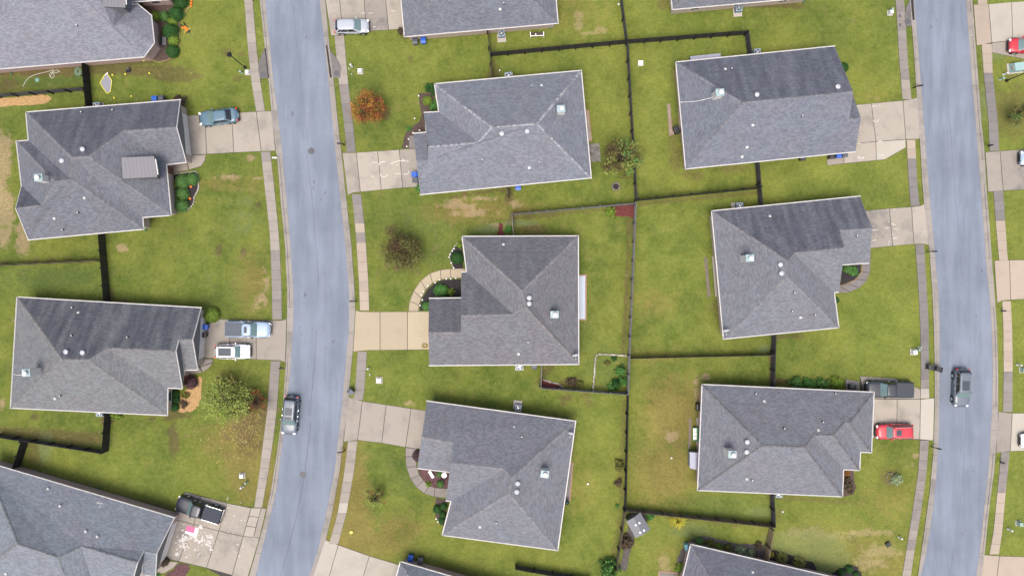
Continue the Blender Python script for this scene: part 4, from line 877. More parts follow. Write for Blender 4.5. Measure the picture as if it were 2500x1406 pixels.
# ------------------------------------------------------------------ fences
POST_ME = {}
def fence(label, a, b, style='black', h=1.8, side=1, zm=.9, posts=True, thin=False):
    A, B = W(*a, zm), W(*b, zm); A.z = B.z = 0
    d = B - A; L = d.length; d.normalize(); nn = Vector((-d.y, d.x, 0)) * side
    pm, qm = {'black': (M_BLACKW, M_BLACKP), 'dark': (M_DKGREYW, M_BLACKP), 'grey': (M_GREYW, M_GREYP), 'brown': (M_BROWNW, M_BROWNP), 'tan': (M_TANW, M_BROWNP)}[style]
    t = thing('fence', label, 'fence', A); rz = math.atan2(d.y, d.x)
    m = MB(); x = .0
    while x < L:
        hh = h + random.uniform(-.025, .025); p = A + d * (x + .07) + nn * .03
        m.box((p.x, p.y, hh / 2 + .02), (.134, .022, hh), rz + random.uniform(-.02, .02)); x += .142
    m.build('pickets', pm, t)['kind'] = 'stuff'
    for z in (.35, .95, 1.55):
        c = A + d * (L / 2) - nn * .005; MB().box((c.x, c.y, z * h / 1.8), (L, .012 if thin else .04, .09), rz).build('rail', pm, t)
    if posts:
        if style not in POST_ME:
            me = bpy.data.meshes.new('post'); mm = MB().box((0, 0, .98), (.13, .13, 1.96)); me.from_pydata(mm.v, [], mm.f); me.materials.append(qm); POST_ME[style] = me
        k = max(1, round(L / 2.2))
        for i in range(k + 1):
            p = A + d * (L * i / k) - nn * (.0 if thin else .075)
            o = bpy.data.objects.new('post', POST_ME[style]); C.objects.link(o); o.parent = t; o.location = p - A; o.rotation_euler = (0, 0, rz); o.scale = (1, 1, h / 1.8) if not thin else (4, .45, h / 1.8)
for ar in [
    ('black fence from the top left house down to the dormer house', (207, 153), (217, 264), 'black'),
    ('low black fence reaching the left edge above the straw bed', (-8, 234), (206, 217), 'dark', 1.5),
    ('black fence running down between the two left houses', (247, 570), (261, 740), 'black'),
    ('thin black fence seen edge-on at the left edge', (-8, 649), (238, 637), 'brown', 1.6, 1, .9, True, True),
    ('short black fence below the house with the purple bush', (263, 1006), (256, 1103), 'black'),
    ('dark grey fence reaching the left edge above the bottom left house', (-8, 1063), (254, 1104), 'dark', 1.6, -1),
    ('short slanting black fence meeting the bottom left roof', (60, 1076), (38, 1145), 'black'),
    ('black fence behind the pale grey house with orange tree', (1198, 134), (1531, 103), 'black', 1.8, 1),
    ('black fence along the yard above the wired chimney house', (1533, 103), (1821, 81), 'black', 1.8, 1),
    ('short black fence at the corner by the wired chimney house', (1823, 81), (1831, 140), 'dark'),
    ('grey-black fence running off the top edge in the middle', (1515, -8), (1529, 101), 'dark'),
    ('long black fence between the two upper back yards', (1531, 106), (1553, 490), 'dark', 1.8, 1),
    ('thin dark fence between blue-grey top house and pale grey house', (1191, 78), (1202, 198), 'dark', 1.5),
    ('black fence above the streaked roof yard', (1557, 489), (1855, 459), 'black', 1.8, -1),
    ('weathered grey fence along the top of the middle back yard', (1250, 524), (1549, 497), 'grey', 1.7, -1),
    ('short grey fence at the top corner of the middle house', (1250, 527), (1254, 585), 'grey', 1.7),
    ('long weathered grey fence right of the middle house', (1551, 499), (1532, 960), 'grey', 1.8, 1),
    ('weathered grey fence below the garden bed', (1322, 946), (1529, 961), 'grey', 1.8, -1),
    ('short grey fence below the lower right of the middle house', (1323, 882), (1320, 944), 'grey', 1.8),
    ('thin dark fence seen edge-on across the right back yards', (1541, 874), (1882, 866), 'brown', 1.6, -1, .9, True, True),
    ('short black fence between wired chimney house and streaked roof', (1848, 396), (1857, 502), 'dark'),
    ('short black fence between streaked roof and stepped house', (1889, 812), (1886, 948), 'dark'),
    ('long black fence beside the dry back yard', (1532, 964), (1526, 1242), 'black'),
    ('mossy brown fence behind the grey shed', (1528, 1243), (1885, 1282), 'brown', 1.8, -1),
    ('short black fence below the stepped house', (1884, 1203), (1888, 1280), 'dark'),
    ('short new tan fence above the bottom right roof', (1884, 1288), (1868, 1378), 'tan', 1.9),
    ('brown fence left of the grey shed', (1525, 1246), (1504, 1386), 'brown'),
    ('grey fence cut by the bottom edge', (1259, 1384), (1440, 1416), 'dark', 1.7, -1),
    ('stub of black fence below the pale grey house', (1238, 455), (1243, 480), 'dark', 1.6)]: fence(*ar)

# ------------------------------------------------------------------ beds, edging, patios
M_MULCH = {'black': simple('mulch_black', (.022, .019, .021), .95, ((5, .5), (14, .4)), bump=(9, .8)), 'brown': simple('mulch_brown', (.070, .048, .040), .95, ((5, .4), (14, .4)), bump=(9, .8)),
           'red': simple('mulch_red', (.105, .026, .022), .95, ((4, .4), (14, .3)), bump=(9, .8)), 'straw': simple('pine_straw', (.34, .215, .095), .95, ((5, .3), (16, .4)), bump=(12, .8)),
           'grey': simple('mulch_grey', (.085, .075, .07), .95, ((4, .4), (12, .4)), bump=(9, .8)), 'plum': simple('mulch_plum', (.085, .042, .046), .95, ((4, .4), (12, .4)), bump=(9, .8))}
def wob(pts, amp=1.2, k=4):
    out = []; n = len(pts)
    for i in range(n):
        a, b = pts[i], pts[(i + 1) % n]
        for j in range(k):
            t = j / k; w = amp if j else amp * .4
            out.append((a[0] + (b[0] - a[0]) * t + random.uniform(-w, w), a[1] + (b[1] - a[1]) * t + random.uniform(-w, w)))
    return out
def bed(label, pts, kind, amp=1.2, z=.035):
    o = MB().prism([tuple(p[:2]) for p in poly_px(wob(pts, amp))], -.01, z + random.uniform(0, .006)).build('mulch_bed', M_MULCH[kind]); tag(o, label, None, None, 'structure'); return o
bed('brown bed of round shrubs by the top left bay', [(352, 20), (400, 8), (450, 12), (446, 40), (437, 70), (438, 110), (428, 135), (405, 150), (382, 150), (370, 140), (378, 100)], 'brown', 2)
bed('black bed of clipped shrubs by the dormer house', [(405, 428), (483, 421), (485, 440), (484, 462), (474, 480), (472, 497), (462, 510), (445, 516), (412, 516)], 'black')
bed('pine straw bed beside the purple bush', [(487, 918), (495, 925), (492, 965), (485, 990), (470, 1004), (442, 1006), (432, 1000), (436, 970), (450, 955), (470, 945)], 'straw', 2)
bed('orange straw strip at the left edge above the dormer house', [(-10, 240), (40, 238), (85, 233), (118, 232), (126, 240), (118, 250), (95, 255), (40, 258), (-10, 262)], 'straw', 2)
bed('brown bed in the crook of the pale grey house', [(1023, 228), (1060, 225), (1062, 275), (1035, 280), (1040, 325), (1005, 332), (995, 362), (982, 362), (988, 330), (1003, 312), (1022, 300), (1030, 280), (1024, 250)], 'brown')
bed('black bed inside the curve of the cream path', [(1026, 758), (1025, 745), (1033, 725), (1045, 705), (1060, 692), (1080, 684), (1125, 681), (1125, 726), (1050, 729), (1050, 758)], 'black')
bed('narrow dark bed at the upper left of the middle house', [(1128, 590), (1118, 593), (1104, 610), (1097, 626), (1101, 642), (1108, 655), (1130, 656)], 'black')
bed('brown bed with the white bench', [(1018, 1140), (1100, 1152), (1094, 1192), (1060, 1189), (1040, 1178), (1026, 1160)], 'plum')
bed('small shrub bed at the lower left of the bench house', [(1064, 1214), (1092, 1222), (1084, 1285), (1074, 1278), (1062, 1255), (1063, 1230)], 'brown')
bed('dark bed inside the curved grey path', [(2058, 648), (2102, 643), (2102, 664), (2088, 681), (2068, 691), (2050, 697)], 'black')
bed('brown bed in the step of the house beside the red suv', [(2060, 1146), (2084, 1147), (2085, 1170), (2090, 1190), (2080, 1207), (2056, 1211)], 'brown')
bed('plum bed at the foot of the paint-splashed driveway', [(408, 1400), (425, 1388), (440, 1373), (458, 1376), (465, 1386), (455, 1402), (440, 1416), (390, 1418)], 'plum', 2)
bed('red mulch corner in the middle back yard', [(1478, 506), (1548, 500), (1546, 535), (1535, 528), (1500, 528), (1485, 522)], 'red', 2)
bed('red mulch wedge by the lower grey fence', [(1324, 926), (1345, 932), (1372, 940), (1374, 948), (1322, 945)], 'red')
bed('small red mulch patch above the middle house', [(1218, 545), (1228, 545), (1227, 562), (1232, 576), (1212, 576), (1216, 560)], 'red', 2)
bed('grey bed by the shed and brown fence', [(1540, 1252), (1590, 1252), (1600, 1262), (1560, 1275), (1545, 1330), (1530, 1390), (1510, 1392), (1530, 1300)], 'grey', 3)
bed('dark bed along the leafy bottom right roof', [(1672, 1330), (1690, 1315), (1720, 1308), (1780, 1322), (1830, 1328), (1868, 1330), (1868, 1375), (1780, 1356), (1690, 1332), (1672, 1400), (1654, 1400), (1652, 1360)], 'grey', 3)
bed('dark bed of spiky shrubs right of the tan fence', [(1880, 1340), (1900, 1345), (1950, 1358), (1985, 1372), (1995, 1395), (1990, 1404), (1940, 1392), (1876, 1374)], 'black', 3)
bed('dark bed of round shrubs at the bottom edge right', [(2030, 1400), (2050, 1386), (2075, 1378), (2095, 1384), (2102, 1400), (2100, 1420), (2030, 1415)], 'black', 3)
M_STONE = simple('edging_stone', (.34, .31, .28), .85, ((6, .2),), island=.3)
M_WSTONE = simple('white_lamp_stone', (.75, .74, .70), .6)
def edging(label, pts, step=.24, size=(.2, .14, .14), mat=None, closed=False):
    P = [W(x, y) for x, y in pts]; m = MB()
    for a, b in zip(P, P[1:]):
        d = b - a; L = d.length; k = max(1, int(L / step)); rz = math.atan2(d.y, d.x)
        for i in range(k):
            p = a.lerp(b, (i + .5) / k); m.box((p.x + random.uniform(-.02, .02), p.y + random.uniform(-.02, .02), size[2] / 2 - .01), (size[0] * random.uniform(.8, 1.05), size[1] * random.uniform(.85, 1.15), size[2] * random.uniform(.85, 1.1)), rz + random.uniform(-.15, .15))
    o = m.build('stone_edging', mat or M_STONE); tag(o, label, 'edging', None, 'stuff')
edging('pale stone edging round the clipped shrub bed', [(414, 426), (480, 419), (485, 432), (485, 462), (475, 480), (473, 497), (462, 511), (445, 517), (424, 517)])
edging('pale block edging round the square garden bed', [(1530, 868), (1460, 864), (1454, 870), (1448, 948), (1450, 956)], .26, (.24, .17, .2))
edging('pale block edging of the red mulch wedge', [(1325, 926), (1345, 932), (1366, 938), (1374, 946)], .26, (.22, .16, .18))
edging('tan stone edging round the top left shrub bed', [(464, 16), (448, 36), (438, 52), (437, 75), (440, 108), (430, 130), (408, 148), (386, 152), (372, 146)], .16, (.16, .07, .08), simple('edging_tan', (.30, .22, .11), .85, island=.2))
edging('pale edging round the narrow bed at the upper left of the middle house', [(1118, 592), (1104, 610), (1097, 626), (1101, 642), (1109, 656)], .22, (.2, .1, .12))
edging('orange brick edging round the small bed inside the grey path', [(2104, 643), (2104, 664), (2090, 682), (2070, 692), (2049, 698)], .2, (.19, .09, .1), simple('edging_orange', (.30, .19, .13), .85, island=.25))
edging('white edging stones by the lower left bed of the bench house', [(1062, 1262), (1067, 1270), (1071, 1276)], .24, (.2, .12, .12), M_WSTONE)
M_LAMP = simple('solar_light_white', (.8, .8, .78), .4)
ORD = ['first', 'second', 'third', 'fourth', 'fifth', 'sixth', 'seventh', 'eighth', 'ninth', 'tenth']
def lights(label, pts):
    for i, (x, y) in enumerate(pts):
        c = W(x, y); t = thing('path_light', label % ORD[i], 'path light', c, group=label.replace('%s ', ''))
        MB().tube(c, c + Vector((0, 0, .3)), .012, .012, 6).build('stake', M_METAL, t); MB().lathe((c.x, c.y, .28), [(.03, 0), (.07, .02), (.09, .08), (.05, .11), (.001, .12)], 10).build('lamp_head', M_LAMP, t)
lights('%s small white path light along the cream path bed, counting from driveway', [(1026, 745), (1032, 732), (1030, 720), (1035, 711), (1045, 697), (1063, 690), (1074, 683), (1090, 681), (1101, 681), (1113, 679)])
lights('%s small white light along the narrow upper left bed, from the top', [(1109, 608), (1105, 613), (1099, 622), (1097, 628), (1102, 642), (1108, 654)])
lights('%s small white light in the brown bed of the pale grey house', [(1013, 291), (1009, 326), (1025, 320), (998, 341), (994, 359), (1023, 236)])
def patio(label, pts, mat, z=.08, border=None):
    t = thing('patio', label, None, kind='structure'); P = poly_px(pts)
    MB().prism([tuple(p[:2]) for p in inset(P, .18 if border else 0)], 0, z).build('patio_slab', mat, t)
    if border: MB().prism([tuple(p[:2]) for p in P], 0, z - .02).build('brick_border', border, t)
M_BLUEP = simple('painted_patio', (.38, .43, .50), .6, ((1, .05),)); M_BORD = simple('patio_border', (.27, .17, .12), .85, ((5, .2),), island=.2)
patio('pale blue patio strip right of the middle house', [(1406, 670), (1432, 670), (1432, 782), (1406, 782)], M_BLUEP, .1, M_BORD)
patio('narrow tan patio right of the pale grey house', [(1430, 268), (1438, 270), (1446, 345), (1430, 347)], CON['drive'], .1, M_BORD)
patio('small patio under the right eave of the bench house', [(1384, 1128), (1400, 1128), (1393, 1222), (1375, 1222)], CON['dark'], .1, M_BORD)
patio('pale patio strip left of the streaked roof house', [(1738, 626), (1752, 626), (1758, 724), (1746, 724)], CON['pale'], .1)
patio('thin brown edging path left of the streaked roof house', [(1719, 628), (1726, 628), (1734, 724), (1727, 726)], simple('path_brown', (.15, .12, .10), .9, ((3, .2),)), .05)
patio('tan strip left of the stepped house', [(1700, 1020), (1712, 1020), (1709, 1096), (1700, 1096)], CON['drive'], .1)
patio('thin brown strip left of the green bench', [(1682, 1020), (1688, 1020), (1686, 1096), (1680, 1096)], simple('path_brown', (.15, .12, .10), .9), .05)
patio('patio frame left of the wired chimney house', [(1628, 254), (1636, 254), (1642, 330), (1634, 332)], simple('path_rose', (.24, .18, .15), .9, ((3, .15),)), .06)
patio('cream patio strip against the wired chimney house', [(1655, 262), (1666, 262), (1668, 325), (1658, 322)], CON['cream'], .07)
patio('bottom bar of the patio frame left of the wired chimney house', [(1636, 320), (1664, 318), (1666, 326), (1637, 330)], simple('path_rose', (.24, .18, .15), .9), .055)
patio('small framed slab at the bottom edge beside the bottom right roof', [(1608, 1392), (1655, 1396), (1652, 1425), (1604, 1425)], CON['gray'], .07, M_BORD)
patio('mottled stone patio at the corner of the pale grey house', [(1436, 352), (1463, 350), (1467, 394), (1440, 396)], simple('flagstone', (.15, .14, .13), .9, ((1.8, .45), (5, .3))), .05)

# ------------------------------------------------------------------ vegetation
def leafmat(name, c, hue=.02, val=.35): return simple(name, c, .75, (), island=val, huevar=hue, spec=.25)
LM = {'dark': leafmat('leaf_dark', (0.0315, 0.1050, 0.0210)), 'mid': leafmat('leaf_mid', (.095, .210, .050)), 'lime': leafmat('leaf_lime', (.170, .260, .032)), 'green': leafmat('leaf_green', (.090, .235, .050)), 'olive': leafmat('leaf_olive', (0.1488, 0.1540, 0.0385)),
      'brown': leafmat('leaf_brown', (0.1085, 0.0788, 0.0525)), 'purple': leafmat('leaf_purple', (0.0963, 0.0525, 0.0595)), 'orange': leafmat('leaf_orange', (.300, .135, .030), .025), 'rust': leafmat('leaf_rust', (0.2100, 0.0630, 0.0210), .02), 'red': leafmat('leaf_red', (0.1488, 0.0315, 0.0245)),
      'yellow': leafmat('leaf_yellow', (.30, .27, .03), .03), 'pale': leafmat('leaf_pale', (0.2800, 0.3500, 0.1925)), 'treegreen': leafmat('leaf_tree', (.225, .265, .060), .03), 'darkbrown': leafmat('leaf_darkbrown', (.075, .048, .024)), 'treedark': leafmat('leaf_treedark', (.105, .104, .030), .03)}
M_BARK = simple('bark', (.07, .055, .045), .9, ((6, .3),)); M_TWIG = simple('twig', (.05, .036, .028), .9)
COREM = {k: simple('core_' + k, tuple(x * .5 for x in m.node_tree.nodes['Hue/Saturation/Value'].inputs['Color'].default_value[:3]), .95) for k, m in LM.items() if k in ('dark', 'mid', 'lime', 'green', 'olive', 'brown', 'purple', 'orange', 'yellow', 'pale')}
def leaves(cent, nrm, size, rng, spread=.8):
    n = len(cent)
    d = nrm + rng.normal(0, spread, (n, 3)); d /= np.linalg.norm(d, axis=1)[:, None]
    t = rng.normal(0, 1, (n, 3)); u = np.cross(d, t); u /= np.linalg.norm(u, axis=1)[:, None]; w = np.cross(d, u)
    s = size * rng.uniform(.6, 1.3, (n, 1)); a = s * .5; b = s * .5 * rng.uniform(.5, .9, (n, 1))
    v = np.stack([cent - u * a, cent + w * b * .9 + d * s * .06, cent + u * a, cent - w * b * .9 + d * s * .06], 1).reshape(-1, 3)
    return v
def leafobj(name, v, mat, parent, local=True, me_only=False):
    me = bpy.data.meshes.new(name); n = len(v)
    me.vertices.add(n); me.vertices.foreach_set('co', v.astype(np.float32).ravel())
    me.loops.add(n); me.loops.foreach_set('vertex_index', np.arange(n)); me.polygons.add(n // 4)
    me.polygons.foreach_set('loop_start', np.arange(0, n, 4)); me.polygons.foreach_set('loop_total', np.full(n // 4, 4)); me.update(); me.materials.append(mat)
    if me_only: return me
    return link(name, me, None, parent)
SHRUB = {}
def shrub_mesh(kind, var, style):
    k = (kind, var, style)
    if k in SHRUB: return SHRUB[k]
    rng = np.random.default_rng(hash((kind, style)) % 1000 + var * 31 + 5)
    if style == 'round':
        n = 1500; d = rng.normal(0, 1, (n, 3)); d[:, 2] = np.abs(d[:, 2]) * 1.0 - .15; d /= np.linalg.norm(d, axis=1)[:, None]
        lump = 1 + .07 * np.sin(d[:, 0] * 5 + var) * np.cos(d[:, 1] * 4 + d[:, 2] * 3) + .03 * np.sin(d[:, 1] * 11 + 2 * var)
        p = d * (lump * rng.uniform(.92, 1.03, n))[:, None]; v = leaves(p, d, .11, rng, .55)
    elif style == 'loose':
        n = 1500; cc = rng.normal(0, 1, (26, 3)); cc[:, 2] = np.abs(cc[:, 2]); cc /= np.linalg.norm(cc, axis=1)[:, None]; cc *= rng.uniform(.45, .95, (26, 1))
        i = rng.integers(0, 26, n); d = rng.normal(0, 1, (n, 3)); p = cc[i] + d * .13; v = leaves(p, d, .17, rng, .8)
    else:   # spiky rosette
        n = 260; a = rng.uniform(0, 2 * math.pi, n); el = rng.uniform(.25, 1.25, n); r = rng.uniform(.7, 1.05, n)
        vs = []
        for q in range(n):
            dr = np.array([math.cos(a[q]) * math.cos(el[q]), math.sin(a[q]) * math.cos(el[q]), math.sin(el[q])]); sd = np.array([-math.sin(a[q]), math.cos(a[q]), 0]) * .030
            m = dr * r[q] * .6 + np.array([0, 0, .12]); e = dr * r[q] * np.array([1.1, 1.1, .75])
            vs += [dr * .05 - sd * .6, m - sd, m + sd, dr * .05 + sd * .6, m - sd, e - sd * .1, e + sd * .1, m + sd]
        v = np.array(vs)
    me = leafobj('foliage', v, LM[kind], None, me_only=True)
    core = None
    if style != 'spiky':
        bm = bmesh.new(); bmesh.ops.create_icosphere(bm, subdivisions=2, radius=.9 if style == 'round' else .62)  # added opaque core in darkened leaf colour, keeps the shrub from showing through
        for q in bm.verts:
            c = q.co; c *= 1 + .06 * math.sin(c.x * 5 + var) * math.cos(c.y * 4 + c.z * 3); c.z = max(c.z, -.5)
        core = bpy.data.meshes.new('shrub_core'); bm.to_mesh(core); bm.free(); core.materials.append(COREM[kind])
    SHRUB[k] = (me, core); return SHRUB[k]
def shrub(label, px, py, rpx, kind='mid', style='round', hs=.9, name='shrub'):
    r = rpx / 20; h = r * hs; c = W(px, py, h * .7)
    t = thing(name, label, 'shrub', (c.x, c.y, 0))
    me, core = shrub_mesh(kind, random.randint(0, 2), style); a = random.uniform(0, 6.28)
    for nm, m in (('foliage', me), ('shrub_core', core)):
        if m is None: continue
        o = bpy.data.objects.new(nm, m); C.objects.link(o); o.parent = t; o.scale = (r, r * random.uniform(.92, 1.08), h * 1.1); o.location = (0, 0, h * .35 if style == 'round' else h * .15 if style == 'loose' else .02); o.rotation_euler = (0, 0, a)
for ar in [
    ('lime square-clipped shrub nearest the top left bay', 377, 40, 13, 'lime'), ('mid green square-clipped shrub right of the lime one', 400, 40, 13, 'mid'), ('dark green round shrub behind the porch wing bed', 429, 34, 18, 'dark'),
    ('small lime shrub between two dark shrubs', 421, 53, 12, 'lime'), ('largest dark green shrub in the top left bed', 415, 75, 20, 'dark'), ('lime round shrub below the largest dark one', 423, 99, 14, 'lime'), ('dark green shrub at the foot of the top left bed', 420, 125, 17, 'dark'), ('dark green shrub at the top edge beside orange pumpkins', 440, 4, 18, 'dark'),
    ('round green shrub at the top left of the black bed', 444, 443, 18, 'mid'), ('round green shrub at the top right of the black bed', 469, 437, 15.5, 'mid'), ('round green shrub in the middle of the black bed', 444, 473, 16.5, 'mid'), ('round green shrub at the bottom of the black bed', 443, 502, 16.5, 'mid'),
    ('upper tiny lime plant against the dormer house wall', 427, 453, 8, 'lime', 'spiky'), ('lower tiny lime plant against the dormer house wall', 427, 488, 8, 'lime', 'spiky'),
    ('brown bare shrub at the top right corner of the dormer house', 438, 246, 17, 'brown', 'loose'),
    ('round yellow-green shrub beside blue bin and silver pickup', 515, 769, 20, 'lime'), ('round purple shrub on the straw bed', 465, 934, 17, 'purple'), ('upper dark green shrub against the house with purple bush', 426, 961, 11, 'dark'), ('middle dark green shrub against the house with purple bush', 427, 975, 11, 'dark'), ('lower dark green shrub against the house with purple bush', 425, 993, 12, 'dark'),
    ('upper brown shrub on the straw bed', 452, 966, 10, 'olive', 'loose'), ('lower brown shrub on the straw bed', 449, 987, 11, 'brown', 'loose'), ('lime shrub under the lower eave by the black fence', 283, 1015, 14, 'lime', 'loose'),
    ('dark green shrub at the corner of the pale grey house', 1052, 216, 16, 'dark', 'loose'), ('lime shrub in the bed of the pale grey house', 1043, 246, 12, 'lime'), ('green shrub beside the lime one at the pale grey house', 1059, 258, 14, 'green', 'loose'), ('tiny green plant in the brown bed of the pale grey house', 999, 315, 7, 'green', 'loose'), ('green shrub beside the bins of the pale grey house', 1024, 458, 11, 'green', 'loose'),
    ('dark green mound in the narrow bed of the middle house', 1116, 630, 16, 'dark'), ('lime tuft at the top of the narrow bed', 1122, 598, 10, 'lime', 'loose'), ('large green shrub in the black bed by the cream path', 1076, 710, 17, 'green'), ('lime feathery shrub in the black bed by the cream path', 1101, 712, 11, 'lime', 'loose'), ('small green shrub at the corner of the middle garage', 1041, 747, 11, 'green'),
    ('purple shrub at the garage corner of the bench house', 1022, 1114, 15, 'purple'), ('green ball right of the white bench', 1073, 1157, 8, 'mid'), ('green ball at the bottom of the bench bed', 1075, 1181, 9, 'mid'), ('lime tuft left in the bench bed', 1045, 1181, 8, 'lime', 'loose'), ('purple shrub between the two green balls', 1082, 1169, 8, 'purple', 'loose'),
    ('dark green shrub leftmost in the lower bench house bed', 1068, 1243, 11, 'dark'), ('dark green shrub top right in the lower bench house bed', 1083, 1236, 9, 'dark'), ('dark green shrub middle right in the lower bench house bed', 1081, 1256, 9, 'dark'), ('dark green shrub lowest in the lower bench house bed', 1079, 1271, 9, 'dark'),
    ('dark shrub behind the gable of the wired chimney house', 2060, 165, 12, 'dark'), ('round green shrub left in the small bed by the grey path', 2069, 656, 11, 'mid'), ('leafy green shrub right in the small bed by the grey path', 2085, 664, 14, 'green', 'loose'), ('dark shrub under the right eave of the streaked roof house', 2043, 733, 7, 'dark'),
    ('leftmost shrub of the hedge above the stepped house', 1945, 934, 19, 'mid', 'loose'), ('second shrub of the hedge above the stepped house', 1974, 936, 19, 'green', 'loose'), ('third shrub of the hedge above the stepped house', 2008, 936, 19, 'mid', 'loose'), ('rightmost lime shrub of the hedge above the stepped house', 2042, 936, 18, 'lime', 'loose'),
    ('brown dead shrub beside the lower step of the stepped house', 2074, 1190, 18, 'brown', 'loose'), ('small orange shrub in the step of the stepped house', 2068, 1155, 8, 'orange', 'loose'), ('dark brown shrub above the dead one', 2070, 1170, 10, 'brown', 'loose'),
    ('round green shrub at the top corner of the bottom right roof', 1708, 1322, 11, 'mid'), ('olive shrub second along the bottom right roof', 1735, 1328, 14, 'olive', 'loose'), ('olive shrub third along the bottom right roof', 1755, 1334, 11, 'lime', 'loose'), ('olive shrub fourth along the bottom right roof', 1776, 1340, 14, 'olive', 'loose'), ('pale green shrub fifth along the bottom right roof', 1808, 1346, 16, 'pale', 'loose'), ('pale green shrub sixth along the bottom right roof', 1834, 1352, 14, 'pale', 'loose'), ('brownish shrub beside the tan fence', 1852, 1332, 11, 'brown', 'loose'),
    ('lime leafy shrub left of the bottom right roof', 1660, 1384, 13, 'lime', 'loose'), ('yellow spiky grass clump by the brown fence', 1656, 1272, 24, 'yellow', 'spiky'), ('green leafy shrub beside the grey shed', 1588, 1260, 12, 'green', 'loose'), ('upper spiky olive shrub in the dark bed', 1910, 1363, 19, 'olive', 'spiky'), ('lower spiky olive shrub in the dark bed', 1953, 1374, 21, 'olive', 'spiky'), ('small yellow flower clump by the tan fence', 1884, 1354, 7, 'yellow'),
    ('brown shrub below the shed by the brown fence', 1530, 1325, 20, 'brown', 'loose'), ('large leafy green shrub at the end of the brown fence', 1486, 1392, 28, 'mid', 'loose', 1.2), ('dark round shrub left in the bottom edge bed', 2054, 1397, 9, 'dark'), ('dark round shrub right in the bottom edge bed', 2073, 1389, 10, 'dark'), ('small dark shrub at the end of the bottom edge bed', 2090, 1402, 8, 'dark'),
    ('lime speckled shrub beside the red mulch corner', 1493, 516, 15, 'lime', 'loose'), ('green shrub beside the small red mulch patch', 1240, 562, 11, 'green', 'loose'), ('sparse olive shrub against the long black fence', 1513, 1136, 16, 'olive', 'loose'), ('dark brown shrub against the long black fence', 1510, 1180, 11, 'brown', 'loose'), ('small green tuft at the lower end of the long black fence', 1507, 1236, 6, 'green', 'loose'),
    ('tall dark green plant at the bottom corner of the garden bed', 1505, 938, 15, 'dark', 'loose', 1.4), ('bright green plant at the right of the garden bed', 1518, 905, 15, 'green', 'loose', 1.3), ('small dark plant at the top of the garden bed', 1500, 875, 8, 'dark', 'loose'), ('green plant low in the garden bed', 1493, 945, 12, 'green', 'loose'), ('leafy plant at the right edge of the garden bed', 1520, 930, 13, 'green', 'loose', 1.3), ('brown dry plant by the lower grey fence', 1397, 932, 14, 'brown', 'loose'), ('olive weed clump beside the dry plant', 1415, 938, 10, 'olive', 'loose'),
    ('brown shrub at the corner of the top edge blue-grey house', 979, 76, 10, 'brown', 'loose'), ('brown ball shrub at the foot of the paint-splashed driveway', 400, 1371, 12, 'brown'), ('green tuft at the bottom edge beside the plum bed', 385, 1402, 6, 'green', 'loose'),
    ('pale flowering plant right of the soil ring', 2190, 1170, 16, 'pale', 'loose'), ('olive tuft in the pale edged bed by the fence', 1483, 885, 8, 'olive', 'loose')]: shrub(*ar)
def tree(label, px, py, rpx, h, mats, n, clusters, leaf=.17, seed=1, squash=.7, cl=.5, name='tree'):
    rng = np.random.default_rng(seed); r = rpx / 20; zc = h * .62; c = W(px, py, zc); t = thing(name, label, 'tree', (c.x, c.y, 0))
    m = MB(); seg = 5; prev = Vector((0, 0, -.05)); rad = .05 + r * .028
    for i in range(seg):
        nx = Vector((rng.normal(0, .05), rng.normal(0, .05), h * .55 * (i + 1) / seg)); m.tube(prev, nx, rad * (1 - i * .11), rad * (1 - (i + 1) * .11), 9); prev = nx
    m.build('trunk', M_BARK, t, True, local=True)
    cc = rng.normal(0, 1, (clusters, 3)); cc /= np.linalg.norm(cc, axis=1)[:, None]; cc *= (rng.uniform(.15, 1, (clusters, 1)) ** .5)
    cc *= np.array([r * .92, r * .92, h * .5 * squash]); cc[:, 2] += zc
    lm = MB()
    for q in cc[::max(1, clusters // 34)]:
        b = Vector((rng.normal(0, .04), rng.normal(0, .04), h * rng.uniform(.25, .55))); e = Vector(q); mid_ = b.lerp(e, .5) + Vector((0, 0, .12 * r)); lm.tube(b, mid_, rad * .36, rad * .22, 5, False); lm.tube(mid_, e, rad * .22, .008, 5, False)
    lm.build('limbs', M_TWIG, t, True, local=True)
    share = [w for _, w in mats]; tot = sum(share); cr = thing_part = None
    ang = np.arctan2(cc[:, 1], cc[:, 0]); order = np.argsort(rng.uniform(0, 1, clusters) + 0.0)
    a0 = 0
    for (mk_, w) in mats:
        k = max(1, int(round(clusters * w / tot))); ids = order[a0:a0 + k]; a0 += k
        if len(ids) == 0: continue
        nn = int(n * len(ids) / clusters); i = rng.choice(ids, nn); d = rng.normal(0, 1, (nn, 3))
        p = cc[i] + d * np.array([cl, cl, cl * .7]) * (r * .2)
        leafobj('crown', leaves(p, d * .5 + np.array([0, 0, .8]), leaf, rng, .7), LM[mk_], t)
tree('small orange autumn tree on the lawn by the left street', 897, 262, 45, 3.8, [('orange', 4.5), ('rust', 3), ('red', 1.2), ('olive', 1.6)], 4000, 60, .17, 3, .8, .62, 'autumn_tree')
tree('thin dark half-bare tree on the lawn left of the middle house', 980, 606, 55, 4.2, [('treedark', 5), ('darkbrown', 2), ('olive', 1.2)], 6200, 50, .19, 5, .8, .72, 'sparse_tree')
tree('bushy light green tree with reddish twigs near the lower left driveway', 553, 980, 62, 4.5, [('treegreen', 8), ('olive', 1.6), ('lime', .6)], 6200, 90, .18, 8, .8, .65, 'leafy_tree')
tree('thin reddish tree behind the bushy light green one', 618, 983, 32, 3.2, [('rust', 1), ('darkbrown', 2), ('olive', .7)], 2000, 40, .14, 9, .9, .6, 'red_twig_tree')
